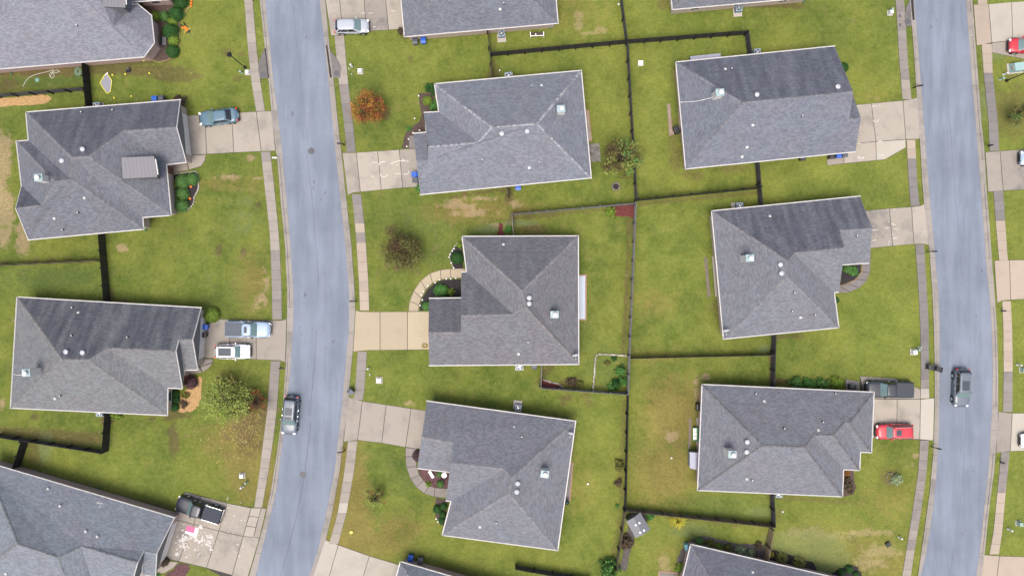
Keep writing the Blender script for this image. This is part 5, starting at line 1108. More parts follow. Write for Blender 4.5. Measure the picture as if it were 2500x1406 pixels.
tree('olive leafy tree leaning over the black fence', 1520, 384, 54, 4.0, [('treegreen', 4), ('darkbrown', 3.5), ('olive', 1.5), ('mid', .8)], 3000, 60, .22, 11, .8, .6, 'leafy_tree')
tree('small reddish-green young tree on the lawn of the bench house', 916, 1217, 27, 2.6, [('treegreen', 3), ('darkbrown', 2), ('rust', .6)], 1300, 34, .14, 13, .8, .6, 'young_tree')
tree('dark green tree on bare soil at the right edge', 2488, 278, 26, 3.4, [('treedark', 3), ('mid', 1)], 1600, 34, .16, 15, .9, .6, 'dark_tree')
tree('reddish brown bush at the upper left of the bushy tree', 552, 934, 26, 2.6, [('rust', 1), ('darkbrown', 2)], 800, 26, .13, 19, .9, .7, 'red_twig_tree')
# fallen leaves
rng = np.random.default_rng(21); N = 900
px = np.concatenate([rng.normal(585, 45, 500), rng.normal(600, 30, 250), rng.uniform(500, 660, 150)]); py = np.concatenate([rng.normal(1060, 45, 500), rng.normal(1010, 60, 250), rng.uniform(890, 1180, 150)])
k = (px < np.interp(py, [900, 1240], [655, 615])); px, py = px[k], py[k]
cen = np.stack([(px - 1250) / 20, (703 - py) / 20, np.full(len(px), .03)], 1)
lf = leafobj('fallen_leaves', leaves(cen, np.tile([0, 0, 2.0], (len(cen), 1)), .13, rng, .3), leafmat('leaf_litter', (.30, .22, .095), .03, .5), None); tag(lf, 'yellow fallen leaves scattered under the bushy light green tree', 'leaves', None, 'stuff')

# ------------------------------------------------------------------ vehicles
M_TYRE = simple('tyre_rubber', (.012, .012, .013), .8); M_RIM = simple('alloy_rim', (.55, .56, .58), .3, metal=.8); M_CHROME = simple('chrome', (.75, .76, .78), .12, metal=1.0)
M_CARGL = simple('car_glass', (.120, .185, .190), .12, spec=.6); M_CARGLD = simple('car_glass_dark', (.012, .014, .018), .08, spec=.8)
M_HEAD = simple('headlamp', (.75, .78, .80), .1, spec=.8); M_TAIL = simple('taillamp', (.55, .03, .02), .2); M_BLKTRIM = simple('black_trim', (.014, .014, .016), .5)
M_TONN = simple('tonneau_grey', (.085, .098, .120), .6, spec=.2); M_SUNROOF = simple('sunroof_glass', (.050, .062, .080), .35, spec=.25)
def paint(name, c, metal=.0): return simple('paint_' + name, c, .38, metal=metal, coat=.25, spec=.4)
def rot_pt(p, a): return (p[0] * math.cos(a) - p[1] * math.sin(a), p[0] * math.sin(a) + p[1] * math.cos(a), p[2])
BODY = {  # (fraction along length rear->front, half-width factor, top z)
    'sedan': [(-.5, .66, .62), (-.485, .80, .86), (-.44, .93, 1.0), (-.34, .99, 1.03), (-.15, 1, .99), (.12, 1, .97), (.22, 1, .95), (.32, .985, .90), (.42, .94, .84), (.475, .83, .76), (.497, .66, .62), (.5, .58, .55)],
    'suv': [(-.5, .70, .72), (-.49, .82, 1.02), (-.455, .93, 1.10), (-.34, .99, 1.12), (-.15, 1, 1.10), (.12, 1, 1.07), (.20, 1, 1.05), (.32, .985, 1.01), (.42, .94, .95), (.475, .83, .85), (.495, .68, .70), (.5, .58, .60)],
    'truck': [(-.5, .93, .80), (-.495, .96, 1.14), (-.45, .985, 1.18), (-.2, 1, 1.18), (-.1, 1, 1.17), (.12, 1, 1.14), (.20, 1, 1.13), (.34, .985, 1.10), (.43, .955, 1.04), (.482, .90, .94), (.497, .80, .78), (.5, .74, .66)]}
CAB = {  # base rear x, base front x, roof rear x, roof front x (fractions), base half width, roof half width
    'sedan': (-.38, .24, -.20, .085, .88, .66), 'suv': (-.475, .235, -.40, .10, .90, .72), 'truck': (-.115, .215, -.075, .10, .90, .74), 'hatch': (-.475, .27, -.37, .075, .90, .70)}
def vehicle(label, cat, name, px, py, heading, L, Wd, H, kind, cab, pmat, sunroof=(), bed=None, rails=None, zmid=.7, roofmat=None):
    c = W(px, py, zmid); t = thing(name, label, cat, (c.x, c.y, 0), math.radians(heading)); w = Wd / 2
    prof = lambda wf, zt: [(.80, .20), (.93, .24), (.985, .42), (1.0, .62 if zt > .75 else zt * .8), (.985, zt - .16), (.94, zt - .06), (.86, zt - .005), (.5, zt + .022), (0, zt + .034)]
    v = []; f = []; st = BODY[kind]; n = 17
    # interpolate extra stations
    xs = [s[0] for s in st]; X = []
    for a, b in zip(xs, xs[1:]):
        k = max(1, int((b - a) / .04)); X += [a + (b - a) * i / k for i in range(k)]
    X.append(xs[-1])
    for x in X:
        wf = float(np.interp(x, xs, [s[1] for s in st])); zt = float(np.interp(x, xs, [s[2] for s in st])) * (H / {'sedan': 1.45, 'suv': 1.7, 'truck': 1.9}[kind])
        pr = prof(wf, zt); ring = [(x * L, y * w * wf, max(z, .2)) for y, z in pr] + [(x * L, -y * w * wf, max(z, .2)) for y, z in reversed(pr[:-1])]
        bw = .20 * max(0, (abs(x) - .40) / .10) * (1 if kind != 'truck' or x > 0 else .2); sg = 1 if x > 0 else -1
        v += [(a - sg * bw * (b / w) ** 2, b, c_) for a, b, c_ in ring]
    m_ = len(X)
    for i in range(m_ - 1):
        for j in range(n - 1): f.append((i * n + j, i * n + j + 1, (i + 1) * n + j + 1, (i + 1) * n + j))
        f.append((i * n + n - 1, i * n, (i + 1) * n, (i + 1) * n + n - 1))
    f.append(tuple(range(n))); f.append(tuple(range(m_ * n - 1, (m_ - 1) * n - 1, -1)))
    body = mk('body', v, f, pmat, t, True, True)
    sc = H / {'sedan': 1.45, 'suv': 1.7, 'truck': 1.9}[kind]
    br, bf, rr, rf, hb, hr = CAB[cab]; zb = float(np.interp(0, xs, [s[2] for s in st])) * sc - .03; zr = H - .05
    # cabin as rounded frustum with glass on its faces
    def ring(t_):
        xr = (br + (rr - br) * t_) * L; xf = (bf + (rf - bf) * t_) * L; hw = (hb + (hr - hb) * t_) * w; z = zb + (zr - zb) * t_; r_ = .24 + .06 * t_
        pts = []
        for cx, cy, a0 in ((xf - r_, hw - r_, 0), (xr + r_, hw - r_, 90), (xr + r_, -hw + r_, 180), (xf - r_, -hw + r_, 270)):
            for q in range(5):
                a = math.radians(a0 + 90 * q / 4); bow = .10 * (1 - (cy + r_ * math.sin(a)) ** 2 / (hw * hw)) * (1 if cx > 0 else .5)
                pts.append((cx + r_ * math.cos(a) + (bow if cx > (xr + xf) / 2 else -bow), cy + r_ * math.sin(a), z))
        return pts
    ts = [0, .35, .7, .9, 1.0]; v = []; f = []; N = 20
    for t_ in ts: v += ring(t_)
    for i in range(len(ts) - 1):
        for j in range(N): f.append((i * N + j, i * N + (j + 1) % N, (i + 1) * N + (j + 1) % N, (i + 1) * N + j))
    # crowned top
    top = ring(1.0); cxm = (rr + rf) / 2 * L; k = len(v)
    for s_, dz in ((.93, .028), (.75, .045), (.4, .055)): v += [(cxm + (x - cxm) * s_, y * s_, z + dz) for x, y, z in top]
    base = (len(ts) - 1) * N
    for q in range(3):
        a0 = base + q * N
        for j in range(N): f.append((a0 + j, a0 + (j + 1) % N, a0 + N + (j + 1) % N, a0 + N + j))
    f.append(tuple(range(base + 3 * N, base + 4 * N)))
    roof = mk('cabin', v, f, roofmat or pmat, t, True, True)
    def glass(nm, j0, j1, t0, t1, mat, o_=.012, nseg=4):
        vv = []; ff = []; cnt = 0
        rows = []
        for q in range(3):
            tt = t0 + (t1 - t0) * q / 2; R_ = ring(tt); row = []
            for j in range(j0, j1 + 1):
                p = Vector(R_[j % N]); cen = Vector(((rr + rf) / 2 * L, 0, p.z)); row.append(p)
            rows.append(row)
        for q in range(3):
            for j, p in enumerate(rows[q]):
                a = rows[q][min(j + 1, len(rows[q]) - 1)] - rows[q][max(j - 1, 0)]; b = rows[min(q + 1, 2)][j] - rows[max(q - 1, 0)][j]
                nn = a.cross(b); nn.normalize()
                if nn.z < 0 and nn.length: nn = -nn
                vv.append(p + nn * o_)
        Wn = j1 - j0 + 1
        for q in range(2):
            for j in range(Wn - 1): ff.append((q * Wn + j, q * Wn + j + 1, (q + 1) * Wn + j + 1, (q + 1) * Wn + j))
        return mk(nm, vv, ff, mat, t, True, True)
    glass('windshield', 17, 22, .06, .94, M_CARGL); glass('rear_window', 7, 12, .25 if cab != 'truck' else .3, .92, M_CARGLD)
    # side glass: split front and rear doors
    for s_ in (1, -1):
        for u0, u1 in ((.06, .44), (.47, .80), (.83, .97)):
            if cab == 'truck' and u0 > .8: continue
            vv = []
            for t_, u in ((.12, u0), (.12, u1), (.9, u1), (.9, u0)):
                xr = (br + (rr - br) * t_) * L + .12; xf = (bf + (rf - bf) * t_) * L - .12; hw = (hb + (hr - hb) * t_) * w + .014
                vv.append((xf + (xr - xf) * u, s_ * hw, zb + (zr - zb) * t_))
            mk('side_window', vv, [(0, 1, 2, 3)], M_CARGLD, t, False, True)
    # wheels
    rw = .33 if kind == 'sedan' else .37 if kind == 'suv' else .40
    for xf in (-.30, .315):
        for s_ in (1, -1):
            y = s_ * (w - .11); MB().tube((xf * L, s_ * (w - .26), rw), (xf * L, s_ * (w + .012), rw), rw + .075, rw + .075, 20).build('wheel_arch', M_BLKTRIM, t, False, True)
            wh = MB().tube((xf * L, s_ * (w - .22), rw), (xf * L, s_ * (w + .03), rw), rw, rw, 22).build('wheel', M_TYRE, t, False, True)
            MB().tube((xf * L, s_ * (w + .0), rw), (xf * L, s_ * (w + .042), rw), rw * .66, rw * .58, 16).build('rim', M_RIM, wh, False, True)
    zh = .72 * sc
    for s_ in (1, -1):
        MB().box((.462 * L, s_ * w * .70, zh + .09), (.22, .30, .11), -s_ * .5).build('headlight', M_HEAD, t, False, True)
        MB().box((-.482 * L, s_ * w * .78, zh + .18), (.12, .22, .26), s_ * .35).build('taillight', M_TAIL, t, False, True)
        mx = bf * L - .55; MB().box((mx, s_ * (w + .07), zb + .08), (.12, .2, .13), s_ * .15).tube((mx, s_ * (w * .9), zb + .03), (mx, s_ * (w + .03), zb + .07), .025).build('mirror', pmat if kind != 'truck' else M_BLKTRIM, t, False, True)
        for dx in (.02, -.14): MB().box((dx * L, s_ * (w - .002), zb - .17), (.16, .03, .03)).build('door_handle', M_CHROME, t, False, True)
        if rails: MB().tube((rr * L + .15, s_ * hr * w * .92, zr + .05), (rf * L - .15, s_ * hr * w * .92, zr + .05), .022, .022, 6).build('roof_rail', rails, t, False, True)
    MB().box((.494 * L, 0, zh - .08), (.06, Wd * .5, .2)).build('grille', M_BLKTRIM, t, False, True)
    MB().box((.497 * L, 0, .38), (.05, Wd * .78, .16)).build('front_bumper', M_BLKTRIM if kind != 'truck' else M_CHROME, t, False, True)
    MB().box((-.498 * L, 0, .45), (.06, Wd * .8, .18)).build('rear_bumper', M_BLKTRIM if kind != 'truck' else M_CHROME, t, False, True)
    MB().box((-.505 * L, 0, .72), (.02, .32, .15)).build('number_plate', M_WHITE, t, False, True)
    for x0, x1, ww in sunroof: MB().box(((x0 + x1) / 2 * L, 0, zr + .058), ((x1 - x0) * L, ww, .02)).build('sunroof', M_SUNROOF, roof, False, True)
    if bed:
        zt = 1.18 * sc; x0, x1 = -.487 * L, br * L - .03
        nb, mt, rl = bed
        for i in range(nb):
            a, b = x0 + (x1 - x0) * i / nb, x0 + (x1 - x0) * (i + 1) / nb
            MB().box(((a + b) / 2, 0, zt + .035), (b - a - .02, Wd * .84, .05)).build('bed_cover_panel', mt, t, False, True)
        if rl:
            for s_ in (1, -1): MB().box(((x0 + x1) / 2, s_ * w * .90, zt + .04), (x1 - x0 - .1, .035, .05)).build('bed_rail', rl, t, False, True)
    return t
P_SILV = paint('silver', (.34, .37, .42), .1); P_NAVY = paint('navy', (.085, .150, .200), .0); P_WHITE = paint('white', (.72, .73, .75)); P_PICK = paint('ice_silver', (.27, .36, .47), .0); P_GREY = paint('steel_grey', (.105, .130, .165), .0)
P_BLACK = paint('black', (.022, .027, .038)); P_RED = paint('red', (.42, .028, .045)); P_BLACK2 = paint('charcoal', (.026, .033, .042)); P_GREY2 = paint('slate_blue', (.110, .132, .165), .0)
vehicle('silver hatchback with red tail lamps on the top edge driveway', 'car', 'hatchback_car', 859, 65, 1, 4.2, 1.74, 1.55, 'suv', 'hatch', P_SILV)
vehicle('dark blue sedan on the driveway of the dormer house', 'car', 'sedan_car', 534, 286, 187, 4.75, 1.84, 1.45, 'sedan', 'sedan', P_NAVY)
vehicle('pale silver pickup with grey folding bed cover', 'pickup truck', 'pickup_truck', 606, 804, -1, 5.5, 1.95, 1.85, 'truck', 'truck', P_PICK, [(-.03, .035, .75)], (4, M_TONN, None))
vehicle('white suv with long dark glass roof', 'suv', 'suv_car', 568.5, 858, 0, 4.3, 1.80, 1.62, 'suv', 'suv', P_WHITE, [(-.34, .02, .95)], rails=M_WHITE)
vehicle('grey suv with two sunroofs parked at the left kerb of the left street', 'suv', 'suv_car', 709, 1013, -95, 4.65, 1.90, 1.75, 'suv', 'suv', P_GREY, [(-.22, -.02, .85), (.01, .09, .85)], rails=M_BLKTRIM)
vehicle('black pickup with chrome bed rails on the paint-splashed driveway', 'pickup truck', 'pickup_truck', 487, 1243, 162.5, 5.75, 1.98, 1.9, 'truck', 'truck', P_BLACK, [], (1, simple('tonneau_black', (.030, .037, .052), .6, spec=.2), M_CHROME))
vehicle('grey suv driving down the right street', 'suv', 'suv_car', 2347, 946, -92, 4.6, 1.90, 1.72, 'suv', 'suv', P_GREY2, [(-.2, .05, .85)], rails=M_CHROME)
vehicle('charcoal pickup nosed in beside the hedge', 'pickup truck', 'pickup_truck', 2170, 950, 179, 5.75, 2.0, 1.9, 'truck', 'truck', P_BLACK2, [], (1, P_BLACK2, None))
vehicle('red suv with small sunroof on the driveway of the stepped house', 'suv', 'suv_car', 2183, 1053, 181, 4.5, 1.84, 1.66, 'suv', 'suv', P_RED, [(-.10, .03, .7)], rails=M_CHROME)
vehicle('bright red car cut by the right edge', 'car', 'hatchback_car', 2507, 112, 179, 4.4, 1.8, 1.5, 'suv', 'hatch', P_RED)
vehicle('nose of a pale blue car at the right edge, upper driveway', 'car', 'sedan_car', 2538, 386, 180, 4.8, 1.85, 1.45, 'sedan', 'sedan', P_PICK)
vehicle('nose of a white car at the right edge, lower driveway', 'car', 'sedan_car', 2539, 1076, 180, 4.8, 1.85, 1.45, 'sedan', 'sedan', P_WHITE)

# ------------------------------------------------------------------ condensers, bins, mailboxes, lamps, utility boxes
def condenser(label, px, py, rz=0.0, pad=True, ox=0, oy=0, s=.78):
    c = W(px, py, .75); t = thing('air_conditioner', label, 'air conditioner', (c.x, c.y, 0), rz)
    MB().box((ox, oy, .04), (1.05, 1.05, .08)).build('base_pad', M_PAD, t, False, True)
    b = MB().box((0, 0, .44), (s, s, .72)).build('case', M_CONDENSER, t, False, True)
    for i in range(7): MB().box((0, 0, .16 + i * .09), (s + .02, s + .02, .03)).build('louvre', M_CONDENSER, b, False, True)
    MB().box((0, 0, .815), (s + .03, s + .03, .03)).build('top_plate', simple('condenser_top', (.20, .26, .32), .5), t, False, True)
    MB().lathe((0, 0, .83), [(.31, 0), (.31, .012), (.001, .012)], 20).build('fan_well', M_FAN, t, False, True)
    m = MB()
    for k in range(4): m.box((.14 * math.cos(k * 1.57 + .4), .14 * math.sin(k * 1.57 + .4), .85), (.24, .09, .012), k * 1.57 + .4)
    m.lathe((0, 0, .84), [(.07, 0), (.07, .03), (.001, .03)], 10); m.build('fan', M_METAL, t, False, True)
for ar in [('air conditioner below the blue-grey top edge house', 1224, 82, .08, 1, 0, -.35), ('air conditioner at the top edge right of centre', 1804, 20, .08, 1, 0, -.3), ('air conditioner behind the pale grey house', 1242, 185, .09), ('air conditioner behind the wired chimney house', 1849, 128, .09), ('air conditioner above the streaked roof house', 1806, 503, .09, 1, -.3, 0), ('air conditioner below the middle house', 1268, 895, 0), ('air conditioner on a tan pad above the bench house', 1265, 996, -.12, 1, -.1, .3), ('air conditioner below the house with purple bush', 243, 1008, -.05), ('air conditioner below the stepped house', 1902, 1206, -.05), ('air conditioner above the dormer house', 236, 259, .08)]: condenser(*ar)
M_BIN = {'blue': simple('bin_blue', (.012, .085, .42), .45), 'grey': simple('bin_grey', (.055, .065, .085), .5), 'black': simple('bin_black', (.012, .013, .017), .5)}
def bin_(label, px, py, kind, rz=0.0, name='wheelie_bin'):
    c = W(px, py, .6); t = thing(name, label, 'bin', (c.x, c.y, 0), rz); m = M_BIN[kind]
    b = [(-.22, -.26), (.22, -.26), (.22, .24), (-.22, .24)]; tp = [(-.29, -.34), (.29, -.34), (.29, .32), (-.29, .32)]
    MB().add([(x, y, .06) for x, y in b] + [(x, y, .95) for x, y in tp], [(3, 2, 1, 0), (4, 5, 6, 7), (0, 1, 5, 4), (1, 2, 6, 5), (2, 3, 7, 6), (3, 0, 4, 7)]).build('tub', m, t, False, True)
    v = []; f = []
    for i, (y, z) in enumerate(((-.38, .96), (-.36, 1.03), (-.1, 1.08), (.2, 1.07), (.36, 1.0), (.37, .95))): v += [(-.31, y, z), (.31, y, z)]
    for i in range(5): f.append((2 * i, 2 * i + 1, 2 * i + 3, 2 * i + 2))
    f += [(0, 2, 4, 6, 8, 10), (11, 9, 7, 5, 3, 1)]; MB().add(v, f).build('lid', m, t, False, True)
    MB().tube((-.24, .40, 1.0), (.24, .40, 1.0), .018).build('handle', m, t, False, True)
    for s in (-1, 1): MB().tube((s * .2, .25, .12), (s * .27, .25, .12), .12, .12, 14).build('wheel', M_TYRE, t, False, True)
for ar in [('grey bin with open lid below the blue-grey top edge house', 1014, 103, 'grey', .05), ('blue recycling bin below the blue-grey top edge house', 1034, 101, 'blue', .05), ('blue bin behind the dormer house', 380, 244, 'blue', 3.2), ('grey bin behind the dormer house', 396, 243, 'grey', 3.2), ('blue bin on the driveway beside the silver pickup', 502, 798, 'blue', 1.5), ('black bin beside the blue one by the silver pickup', 499, 817, 'black', 1.5), ('blue bin on the white-marked driveway', 1013, 427, 'blue', -1.6), ('grey bin on the white-marked driveway', 1015, 441, 'grey', -1.6), ('blue bin below the pale grey house', 1265, 458, 'blue', 0), ('black bin leftmost of three below the wired chimney house', 2029, 382, 'black', 0), ('blue bin between two dark bins below the wired chimney house', 2045, 380, 'blue', .1), ('dark grey bin rightmost of three below the wired chimney house', 2060, 378, 'grey', .1), ('lone dark bin on the kerb of the left street', 857, 956, 'grey', .7), ('black bin on the verge of the right street', 2271, 896, 'black', 1.5), ('dark bin at the kerb edge of the right street', 2290, 901, 'black', 1.3), ('dark bin behind the hedge by the charcoal pickup', 2080, 944, 'black', 1.57), ('blue bin at the bottom edge roof', 1003, 1360, 'blue', -.15), ('dark grey bin at the bottom edge roof', 1027, 1366, 'grey', -.15), ('grey bin tucked below the middle house', 1304, 893, 'grey', 3.1), ('dark bin corner under the eave of the wired chimney house', 1958, 386, 'black', 0)]: bin_(*ar)
def mailbox(label, px, py, ang, mat=None):
    c = W(px, py); t = thing('mailbox', label, 'mailbox', c, math.radians(ang)); mt = mat or M_BLACKPL
    MB().box((0, 0, .55), (.1, .1, 1.1)).build('post', M_BLACKP if mat is None else M_GREYP, t, False, True)
    MB().box((.24, 0, 1.0), (.6, .07, .07)).build('arm', M_BLACKP if mat is None else M_GREYP, t, False, True)
    v = []; f = []; n = 10
    for x in (.12, .66):
        v += [(x, -.09, 1.05), (x, .09, 1.05)] + [(x, .09 * math.cos(math.pi * i / n), 1.16 + .09 * math.sin(math.pi * i / n)) for i in range(n + 1)]
    k = n + 3; f = [(i, (i + 1) % k, k + (i + 1) % k, k + i) for i in range(k)] + [tuple(range(k)), tuple(range(2 * k - 1, k - 1, -1))]
    b = MB().add(v, f).build('box', mt, t, False, True); MB().box((.3, .105, 1.2), (.03, .01, .18)).build('flag', simple('mailbox_flag', (.4, .03, .03), .5), b, False, True)
for ar in [('black mailbox right of the left street below the orange tree', 841, 355, 175), ('black mailbox beside the peach sidewalk left of the middle house', 871, 735, 180), ('black mailbox right of the left street below the tan driveway', 842, 1098, 190), ('black mailbox on the left verge below the white suv driveway', 687, 897, 0), ('white mailbox on the left verge below the dormer house driveway', 669, 389, 0, M_LAMP), ('black mailbox left of the right street below the top right house', 2229, 216, 8), ('black mailbox left of the right street below the grey-beige driveway', 2262, 615, 2), ('black mailbox left of the right street below the red suv', 2273, 1089, -12), ('black mailbox right of the right street above the grey driveway', 2412, 358, 180), ('black mailbox right of the right street below the peach driveway', 2444, 758, 180), ('black mailbox right of the right street below the pale driveway', 2441, 1126, 168), ('dark mailbox at the top edge of the left verge', 620, 2, 0)]: mailbox(*ar)
def lamp(label, px, py, h=5.6):
    c = W(px, py); t = thing('street_lamp', label, 'street lamp', c)
    MB().lathe((0, 0, 0), [(.16, 0), (.16, .3), (.08, .45), (.06, 1.0), (.05, h - .4), (.001, h - .4)], 12).build('pole', M_BLACKP, t, False, True)
    MB().lathe((0, 0, h - .4), [(.05, 0), (.2, .12), (.24, .45), (.30, .5), (.12, .72), (.03, .8), (.001, .8)], 8).build('lantern', M_BLACKPL, t, False, True)
lamp('black street lamp on the lawn near the top left storm drain', 599, 166); lamp('black street lamp pole at the right edge beside the green transformer', 2456.5, 198)
M_PED = {'green': simple('pedestal_green', (.26, .38, .33), .55), 'white': simple('pedestal_white', (.62, .65, .66), .5), 'grey': simple('pedestal_grey', (.20, .23, .26), .5)}
def pedestal(label, px, py, kind='green', shape='tube', h=.9, r=.12):
    c = W(px, py); t = thing('utility_pedestal', label, 'utility box', c)
    if shape == 'tube': MB().lathe((0, 0, 0), [(r * 1.15, 0), (r * 1.15, .15), (r, .17), (r, h - .12), (r * 1.12, h - .1), (r * 1.05, h), (.001, h + .03)], 12).build('housing', M_PED[kind], t, True, True)
    else:
        MB().box((0, 0, .04), (r * 5.5, r * 5.5, .08)).build('pad', M_PAD, t, False, True)
        MB().add([(-r * 2, -r * 2, .08), (r * 2, -r * 2, .08), (r * 2, r * 2, .08), (-r * 2, r * 2, .08), (-r * 1.7, -r * 1.7, h), (r * 1.7, -r * 1.7, h), (r * 1.7, r * 1.7, h * .9), (-r * 1.7, r * 1.7, h * .9)], [(3, 2, 1, 0), (4, 5, 6, 7), (0, 1, 5, 4), (1, 2, 6, 5), (2, 3, 7, 6), (3, 0, 4, 7)]).build('housing', M_PED[kind], t, False, True)
for ar in [('green utility pedestal below the left street lamp', 591, 179, 'green', 'tube'), ('white utility box below the left street lamp', 605, 178, 'white', 'box', .5), ('white domed utility box on the lawn above the orange tree', 880, 175, 'white', 'box', .6, .13), ('white utility post nearest the sidewalk above the orange tree', 859, 163, 'white', 'tube', .9), ('thin white post beside the sidewalk above the orange tree', 854, 170, 'white', 'tube', .6, .06), ('small grey-green post lowest above the orange tree', 860, 183, 'green', 'tube', .4, .08),
    ('white utility box by the top right sidewalk', 2172, 33, 'white', 'box', .7), ('green utility pedestal by the top right sidewalk', 2172, 27, 'green', 'tube', .9), ('white tube pedestal beside the green transformer', 2449, 183, 'white', 'tube', 1.0, .1), ('green tube pedestal below the green transformer', 2441, 195, 'green', 'tube', .9, .13), ('white utility box left of the right street below the streaked roof house', 2229, 859, 'white', 'box', .7, .14), ('green pedestal left of the right street below the streaked roof house', 2238, 853, 'green', 'tube', .8, .13), ('white post left of the right street below the streaked roof house', 2240, 847, 'white', 'tube', 1.0, .07),
    ('white post at the right edge beside the peach sidewalk', 2482, 890, 'white', 'tube', 1.0, .1), ('green utility box at the right edge beside the peach sidewalk', 2494, 903, 'green', 'box', .8), ('white square utility box on the lawn below the cream driveway', 926, 928, 'white', 'box', .45, .15), ('white post upper of two below the cream driveway', 900, 899, 'white', 'tube', .9, .1), ('white post lower of two below the cream driveway', 904, 913, 'white', 'tube', .5, .07),
    ('green-white utility box on the lawn above the paint-splashed driveway', 592, 1160, 'white', 'box', .6, .13), ('green tube pedestal upper of two above the paint-splashed driveway', 604, 1176, 'green', 'tube', .9, .11), ('green tube pedestal lower of two above the paint-splashed driveway', 593, 1187, 'white', 'tube', .9, .11), ('white tube pedestal at the lower right edge', 2460, 1290, 'white', 'tube', 1.0, .1), ('grey-green utility box at the lower right edge', 2485, 1276, 'green', 'box', .8), ('pale tube with white cap by the lower right sidewalk', 2194, 1310, 'white', 'tube', .9, .1)]: pedestal(*ar)
c = W(2483, 165, .5); t = thing('transformer', 'pale green pad transformer at the right edge by the lamp pole', 'transformer', (c.x, c.y, 0), .12)
MB().box((0, 0, .05), (1.9, 1.3, .1)).build('pad', M_PAD, t, False, True); MB().add([(-.75, -.5, .1), (.8, -.5, .1), (.8, .5, .1), (-.75, .5, .1), (-.5, -.48, .95), (.8, -.48, .95), (.8, .48, .95), (-.5, .48, .95)], [(4, 5, 6, 7), (0, 1, 5, 4), (1, 2, 6, 5), (2, 3, 7, 6), (3, 0, 4, 7)]).build('cabinet', simple('transformer_green', (.25, .38, .38), .5), t, False, True)
MB().box((-.6, 0, .55), (.1, .5, .3)).build('warning_plate', simple('plate_tan', (.3, .24, .18), .6), t, False, True)

# ------------------------------------------------------------------ yard things
M_GREEN = simple('green_plastic', (.02, .22, .07), .5)
def dspout(label, px, py, dx, dy):
    a = W(px, py, .25); b = W(px + dx, py + dy, .06); a.z = .2; b.z = .08
    tag(MB().tube(a, b, .07, .07, 8).build('downspout_extension', simple('drain_green', (.02, .13, .09), .5)), label, 'drain pipe')
for ar in [('green drain pipe at the left end of the top left wall', 24, 170, 5, 14), ('green drain pipe beside the top edge blue-grey house', 1341, 62, 1, 11), ('green drain pipe left end of the top edge sliver roof', 1644, 25, 0, 11), ('green drain pipe under the corner of the dormer house', 354, 555, 2, 11), ('green drain pipe on the bottom left house wall', 236, 1196, 6, -10), ('green drain pipe above the right corner of the bench house', 1386, 1018, 0, 11), ('green drain pipe above the left corner of the bench house', 1061, 970, 0, 10), ('green drain pipe at the top edge below the sliver roof end', 1960, 0, 4, 9), ('teal drain pipe below the right corner of the pale grey house', 1422, 436, 0, 8)]: dspout(*ar)
# shed
def shed(label, quad, wallh, rise, mat, dots=()):
    P = [W(x, y, wallh) for x, y in quad]; c = sum(P, Vector()) / 4; t = thing('shed', label, 'shed', (c.x, c.y, 0))
    MB().prism([tuple(p[:2]) for p in inset(P, .1)], 0, wallh - .02).build('wall', simple('shed_wall', (.20, .21, .23), .6), t)
    a, b, cc, d = P; m1 = (a + b) / 2 + Vector((0, 0, rise)); m2 = (cc + d) / 2 + Vector((0, 0, rise)); dz = Vector((0, 0, -.05))
    MB().add([a, m1, m2, d, b, cc, a + dz, b + dz, cc + dz, d + dz], [(0, 1, 2, 3), (1, 4, 5, 2), (0, 4, 1), (3, 2, 5), (9, 8, 7, 6), (0, 3, 9, 6), (4, 7, 8, 5), (0, 6, 7, 4), (3, 5, 8, 9)]).build('roof', mat, t)
    for x, y in dots:
        p, nr = plane_hit([m1, b, cc, m2], x, y); MB().lathe((p.x, p.y, p.z - .02), [(.13, 0), (.12, .05), (.001, .07)], 12).build('skylight', M_LAMP, t)
    return t
shed('grey plastic shed with four white roof lights in the fence corner', [(1529, 1272), (1563, 1250), (1588, 1292), (1552, 1312)], 1.9, .35, simple('shed_roof', (.125, .132, .148), .5), [(1552, 1281), (1561, 1276), (1563, 1299), (1572, 1294)])
shed('small pale lavender shed left of the stepped house', [(1684, 1103), (1709, 1104), (1709, 1148), (1684, 1142)], 1.5, .25, simple('shed_roof_pale', (.30, .31, .38), .5))
# storage bench strip behind wired chimney house
c = W(1722, 142, .5); t = thing('storage_box', 'two pale lavender storage lids against the wired chimney house', 'storage box', (c.x, c.y, 0), .1)
for s in (-1, 1): MB().box((s * .93, -.2, .3), (1.8, 1.0, .6)).build('bin_body', simple('shed_wall', (.2, .21, .23), .6), t, False, True); MB().box((s * .93, -.2, .63), (1.84, 1.06, .06)).build('lid', simple('shed_roof_pale', (.30, .31, .38), .5), t, False, True)
